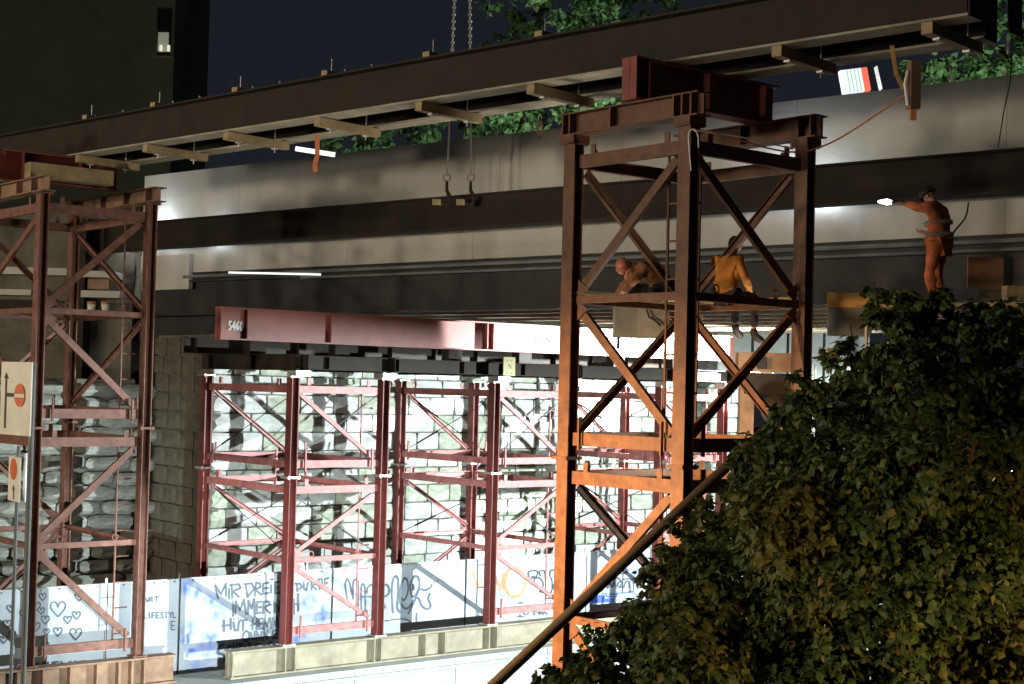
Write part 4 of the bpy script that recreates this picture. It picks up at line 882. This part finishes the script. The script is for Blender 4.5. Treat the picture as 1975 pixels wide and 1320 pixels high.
back_tree(1920, 100, 44, [(1950, 30, 70), (1990, 90, 80), (1900, 110, 60), (1830, 120, 60), (1960, -40, 80), (1780, 135, 40), (1870, 150, 60), (1950, 150, 80), (1740, 160, 35)], 'pale green lit tree at the top right corner', seed=4)
# ---------------------------------------------------------------- dark building top left
bd = empty('building', V((-40, 92, GROUND)), 0, 'tall dark plastered building at the top left', 'building')
xr = at(336, 80, 90).x
zt, zb_ = at(310, 14, 90).z, at(310, 108, 90).z; xw0, xw1 = at(302, 60, 90).x, at(331, 60, 90).x
for (a, b, c, d_) in ((-64, xw0, GROUND, 42), (xw1, xr, GROUND, 42), (xw0, xw1, GROUND, zb_), (xw0, xw1, zt, 42)): MB().abox((a, 90, c), (b, 100, d_)).build('wall', PLAST, bd, world=True)
wn = MB().abox((xw0, 90.5, zb_), (xw1, 90.6, zt)).build('window', GLASS, bd, world=True)
zl0, zl1 = at(310, 97, 90).z, at(310, 60, 90).z
MB().abox((xw0+.02, 90.35, zl0), (xw1-.25, 90.49, zl1)).build('lit_pane', emit('dim_window', (.62, .64, .50), .22), wn, world=True) if False else None
MB().abox((xw0+.02, 90.35, zl0), (xw1-.25, 90.45, zl1)).build('pane', emit('dim_window', (.62, .64, .50), .22), bd, world=True)
for xx in (.15, .6): MB().abox((xw0+xx, 90.2, zl0), (xw0+xx+.14, 90.34, zl0+.35)).build('lamp', emit('window_lamp', (.9, .9, .7), .8), bd, world=True)
MB().abox((xw0-.05, 89.9, zb_-.12), (xw1+.05, 90.0-.003, zb_)).build('sill', DCONC, bd, world=True)
# lit advertising board between girder and parapet
lb = empty('lit_board', at(1660, 172, 47), 0, 'small lit board with white and red stripes under the right end of the girders', 'lit board')
EW, ER, EG2 = emit('board_white', (.80, .92, .88), .8), emit('board_red', (1, .12, .07), 1.0), emit('board_grey', (.50, .58, .66), .6)
def q4(px0, px1, m, nm, sh=8):
    a, b, c, d_ = at(px0, 136-(px0-1620)*.12, 47), at(px1, 136-(px1-1620)*.12, 47), at(px1+sh, 180-(px1-1620)*.12, 47), at(px0+sh, 180-(px0-1620)*.12, 47); off = V((0, .3, 0))
    MB().add([a, b, c, d_, a+off, b+off, c+off, d_+off], [(3, 2, 1, 0), (4, 5, 6, 7), (0, 1, 5, 4), (1, 2, 6, 5), (2, 3, 7, 6), (3, 0, 4, 7)]).build(nm, m, lb, world=True)
xs = [1620, 1632, 1634, 1639, 1641, 1646, 1648, 1653, 1655, 1660]
for i in range(9): q4(xs[i], xs[i+1], EW if i % 2 == 0 else EG2, 'white_panel' if i % 2 == 0 else 'grey_stripe')
q4(1660.3, 1672, ER, 'red_panel'); q4(1690, 1692, EW, 'tube', 10)
a = at(1650, 185, 47.5); MB().tube([(a.x, 47.6, GROUND), (a.x, 47.6, a.z+.6)], .08, 8).build('post', STEEL, lb, world=True)
# glowing bar standing in for a light-filled gap below the parapet
MB().bar(Wp(-14.9, -.27, 2.92), Wp(-11.2, -.25, 2.76), .05, .05).thing('bright_strip', emit('slit_light', (.95, 1, .97), 1.1), 'long thin glowing bar standing for a lit gap along the dark bridge girder at the left', 'lamp')
# ---------------------------------------------------------------- lamps
def light(kind, name, P, power, col, target=None, size=None, blend=.3, rad=.1, parent=None):
    d = bpy.data.lights.new(name, kind); d.energy = power; d.color = col; o = bpy.data.objects.new(name, d); COL.objects.link(o); o.location = P
    if hasattr(d, 'shadow_soft_size'): d.shadow_soft_size = rad
    if kind == 'SPOT': d.spot_size = R(size); d.spot_blend = blend
    if target is not None: o.rotation_euler = (V(target)-V(P)).to_track_quat('-Z', 'Y').to_euler()
    if parent is not None:
        o.parent = parent; o.location = V(P)-parent.location
    return o
LAMPG = emit('lamp_glass', (1, .85, .6), 8)
def street_lamp(P, power, col, label, down=False):
    r = empty('street_lamp', V((P.x+.6, P.y, GROUND)), 0, label, 'street lamp', 'street lamps behind the viewer')
    h = P.z-GROUND+.35
    MB().tube([(0, 0, 0), (0, 0, h*.6), (0, 0, h), (-.25, 0, h+.18), (-.6, 0, h+.16)], [.09, .075, .055, .045, .04], 10).build('pole', STEEL, r, True)
    MB().abox((-.85, -.13, h+.05), (-.35, .13, h+.17)).build('lantern', GREY, r)
    aim = down is not False and down is not True
    light('SPOT' if down else 'POINT', 'lamp', P, power, col, down if aim else (P-Z if down else None), 74 if aim else 176, 1.0, .3 if aim else .9, r)
for (x_, y_, z_, f_, lb_) in ((-34, 12, 1.8, .3, 'farthest'), (-31, 3, 1.2, .25, 'middle'), (-27, -6, 2.4, .25, 'third'), (-36, 21, .4, .2, 'last')): street_lamp(V((x_, y_, z_)), P_STREET*f_, WARM, 'unseen street lamp far to the left of the towers, the '+lb_+' of its row')  # row of unseen lamps, several added to soften shadows on the parapet
street_lamp(V((-6.8, 18.0, -.2)), P_SODIUM, SODIUM, 'sodium street lamp left of the near tower', V((1.6, 24.0, -5.0)))
street_lamp(V((6.6, 8.6, -2.4)), 2000, SODIUM, 'sodium street lamp right of the big tree', V((3.0, 15, -3.8)))
# hooded work floods
def flood(P, target, power, label, size, blend, hood=0, elev=0, col=COOL, rad=.12, stand=True):
    P = V(P); r = empty('floodlight', V((P.x, P.y, GROUND if stand else P.z)), 0, label, 'floodlight', 'work floodlights'); o_ = r.location
    d = (V(target)-P).normalized(); side = d.cross(Z).normalized(); up = side.cross(d)
    if stand:
        MB().tube([(0, 0, 0), (0, 0, P.z-o_.z-.3)], .05, 8).build('mast', STEEL, r, True)
    MB().box(P-o_-d*.20, d*.06, side*.24, up*.2).build('housing', GREY, r)
    dh = V((d.x, d.y, 0)).normalized()
    if hood: h_ = (dh+Z*math.tan(R(elev))).normalized(); MB().box(P-o_+h_*(hood/2)+Z*.075, h_*(hood/2+.10), side*1.6, h_.cross(side)*.012).build('hood', GREY, r)
    light('SPOT', 'flood_lamp', P, power, col, target, size, blend, rad, r)
F1 = V((21.2, 31.9, -.25))
flood(F1, V((-3, 42.5, -4.5)), P_FLOOD, 'hooded work floodlight on a mast under the bridge at the far right', 86, .15, 1.6, .3, rad=.06)
flood(V((6.3, 25.8, -3.6)), V((-4, 29.8, 4.9)), P_UP, 'work floodlight behind the tree aimed up at the brown girders', 80, .6, 0, rad=.6, col=(1, .93, .78))
flood(V((-2.4, 21.5, -5.3)), V((-3.5, 37.5, -5.6)), 19000, 'small unseen fill floodlight added left of the near tower to lighten the hoarding shadows', 62, .5, .7, 7, rad=.05)  # fill lamp added to lighten the tower shadows on the hoarding
F2 = G(16.4, -1.9, 1.15)
flood(F2, G(14.1, 2, 1.35), P_FLOOD2, 'work floodlight shining along the red girder', 79, .03, 0, rad=.06)
F3 = V((9.6, 44.5, .2))
flood(F3, at(1500, 640, 51), 1500, 'work floodlight shining on the white wall', 100, .5, 0)
# small lamps tucked behind the girders
for (t_, n_, z_, pw, lb_) in ((-18.3, -.30, 4.12, 4.2, 'small lamp on the brown girder at the left end of the parapet'), (2.3, -.30, 4.12, 1.8, 'small lamp on the brown girder right of the near tower'), (3.4, -.33, 3.86, 1.6, 'small lamp under the brown girder left of the standing worker'), (-15.6, -.33, 3.86, .9, 'small lamp under the brown girder at the left')):
    P = Wp(t_, n_, z_); r = empty('work_lamp', P, 0, lb_, 'lamp', 'small lamps behind the brown girder')
    MB().abox((-.05, -.05, -.06), (.05, .05, -.02)).build('housing', BLACK, r); light('POINT', 'lamp', P, P_PATCH*pw, ICE, rad=.05, parent=r)
    o = r.children[-1] if r.children else None
def park_lamp(P, power, lb_):
    r = empty('street_lamp', V((P.x, P.y, GROUND)), 0, lb_, 'street lamp', 'street lamps beyond the bridge')
    MB().tube([(0, 0, 0), (0, 0, P.z-GROUND-.3)], .07, 8).build('pole', STEEL, r, True); MB().lathe((0, 0, P.z-GROUND-.28), [(.1, 0), (.2, .1), (.05, .16)], 12).build('lantern', GREY, r, True)
    light('POINT', 'lamp', P, power, (.95, 1, .9), rad=.2, parent=r)
park_lamp(V((2.0, 48.5, 4.6)), P_TREE, 'park lamp hidden behind the parapet in the middle')
park_lamp(V((12.4, 38.5, 5.0)), P_TREE*.5, 'park lamp hidden behind the parapet on the right')
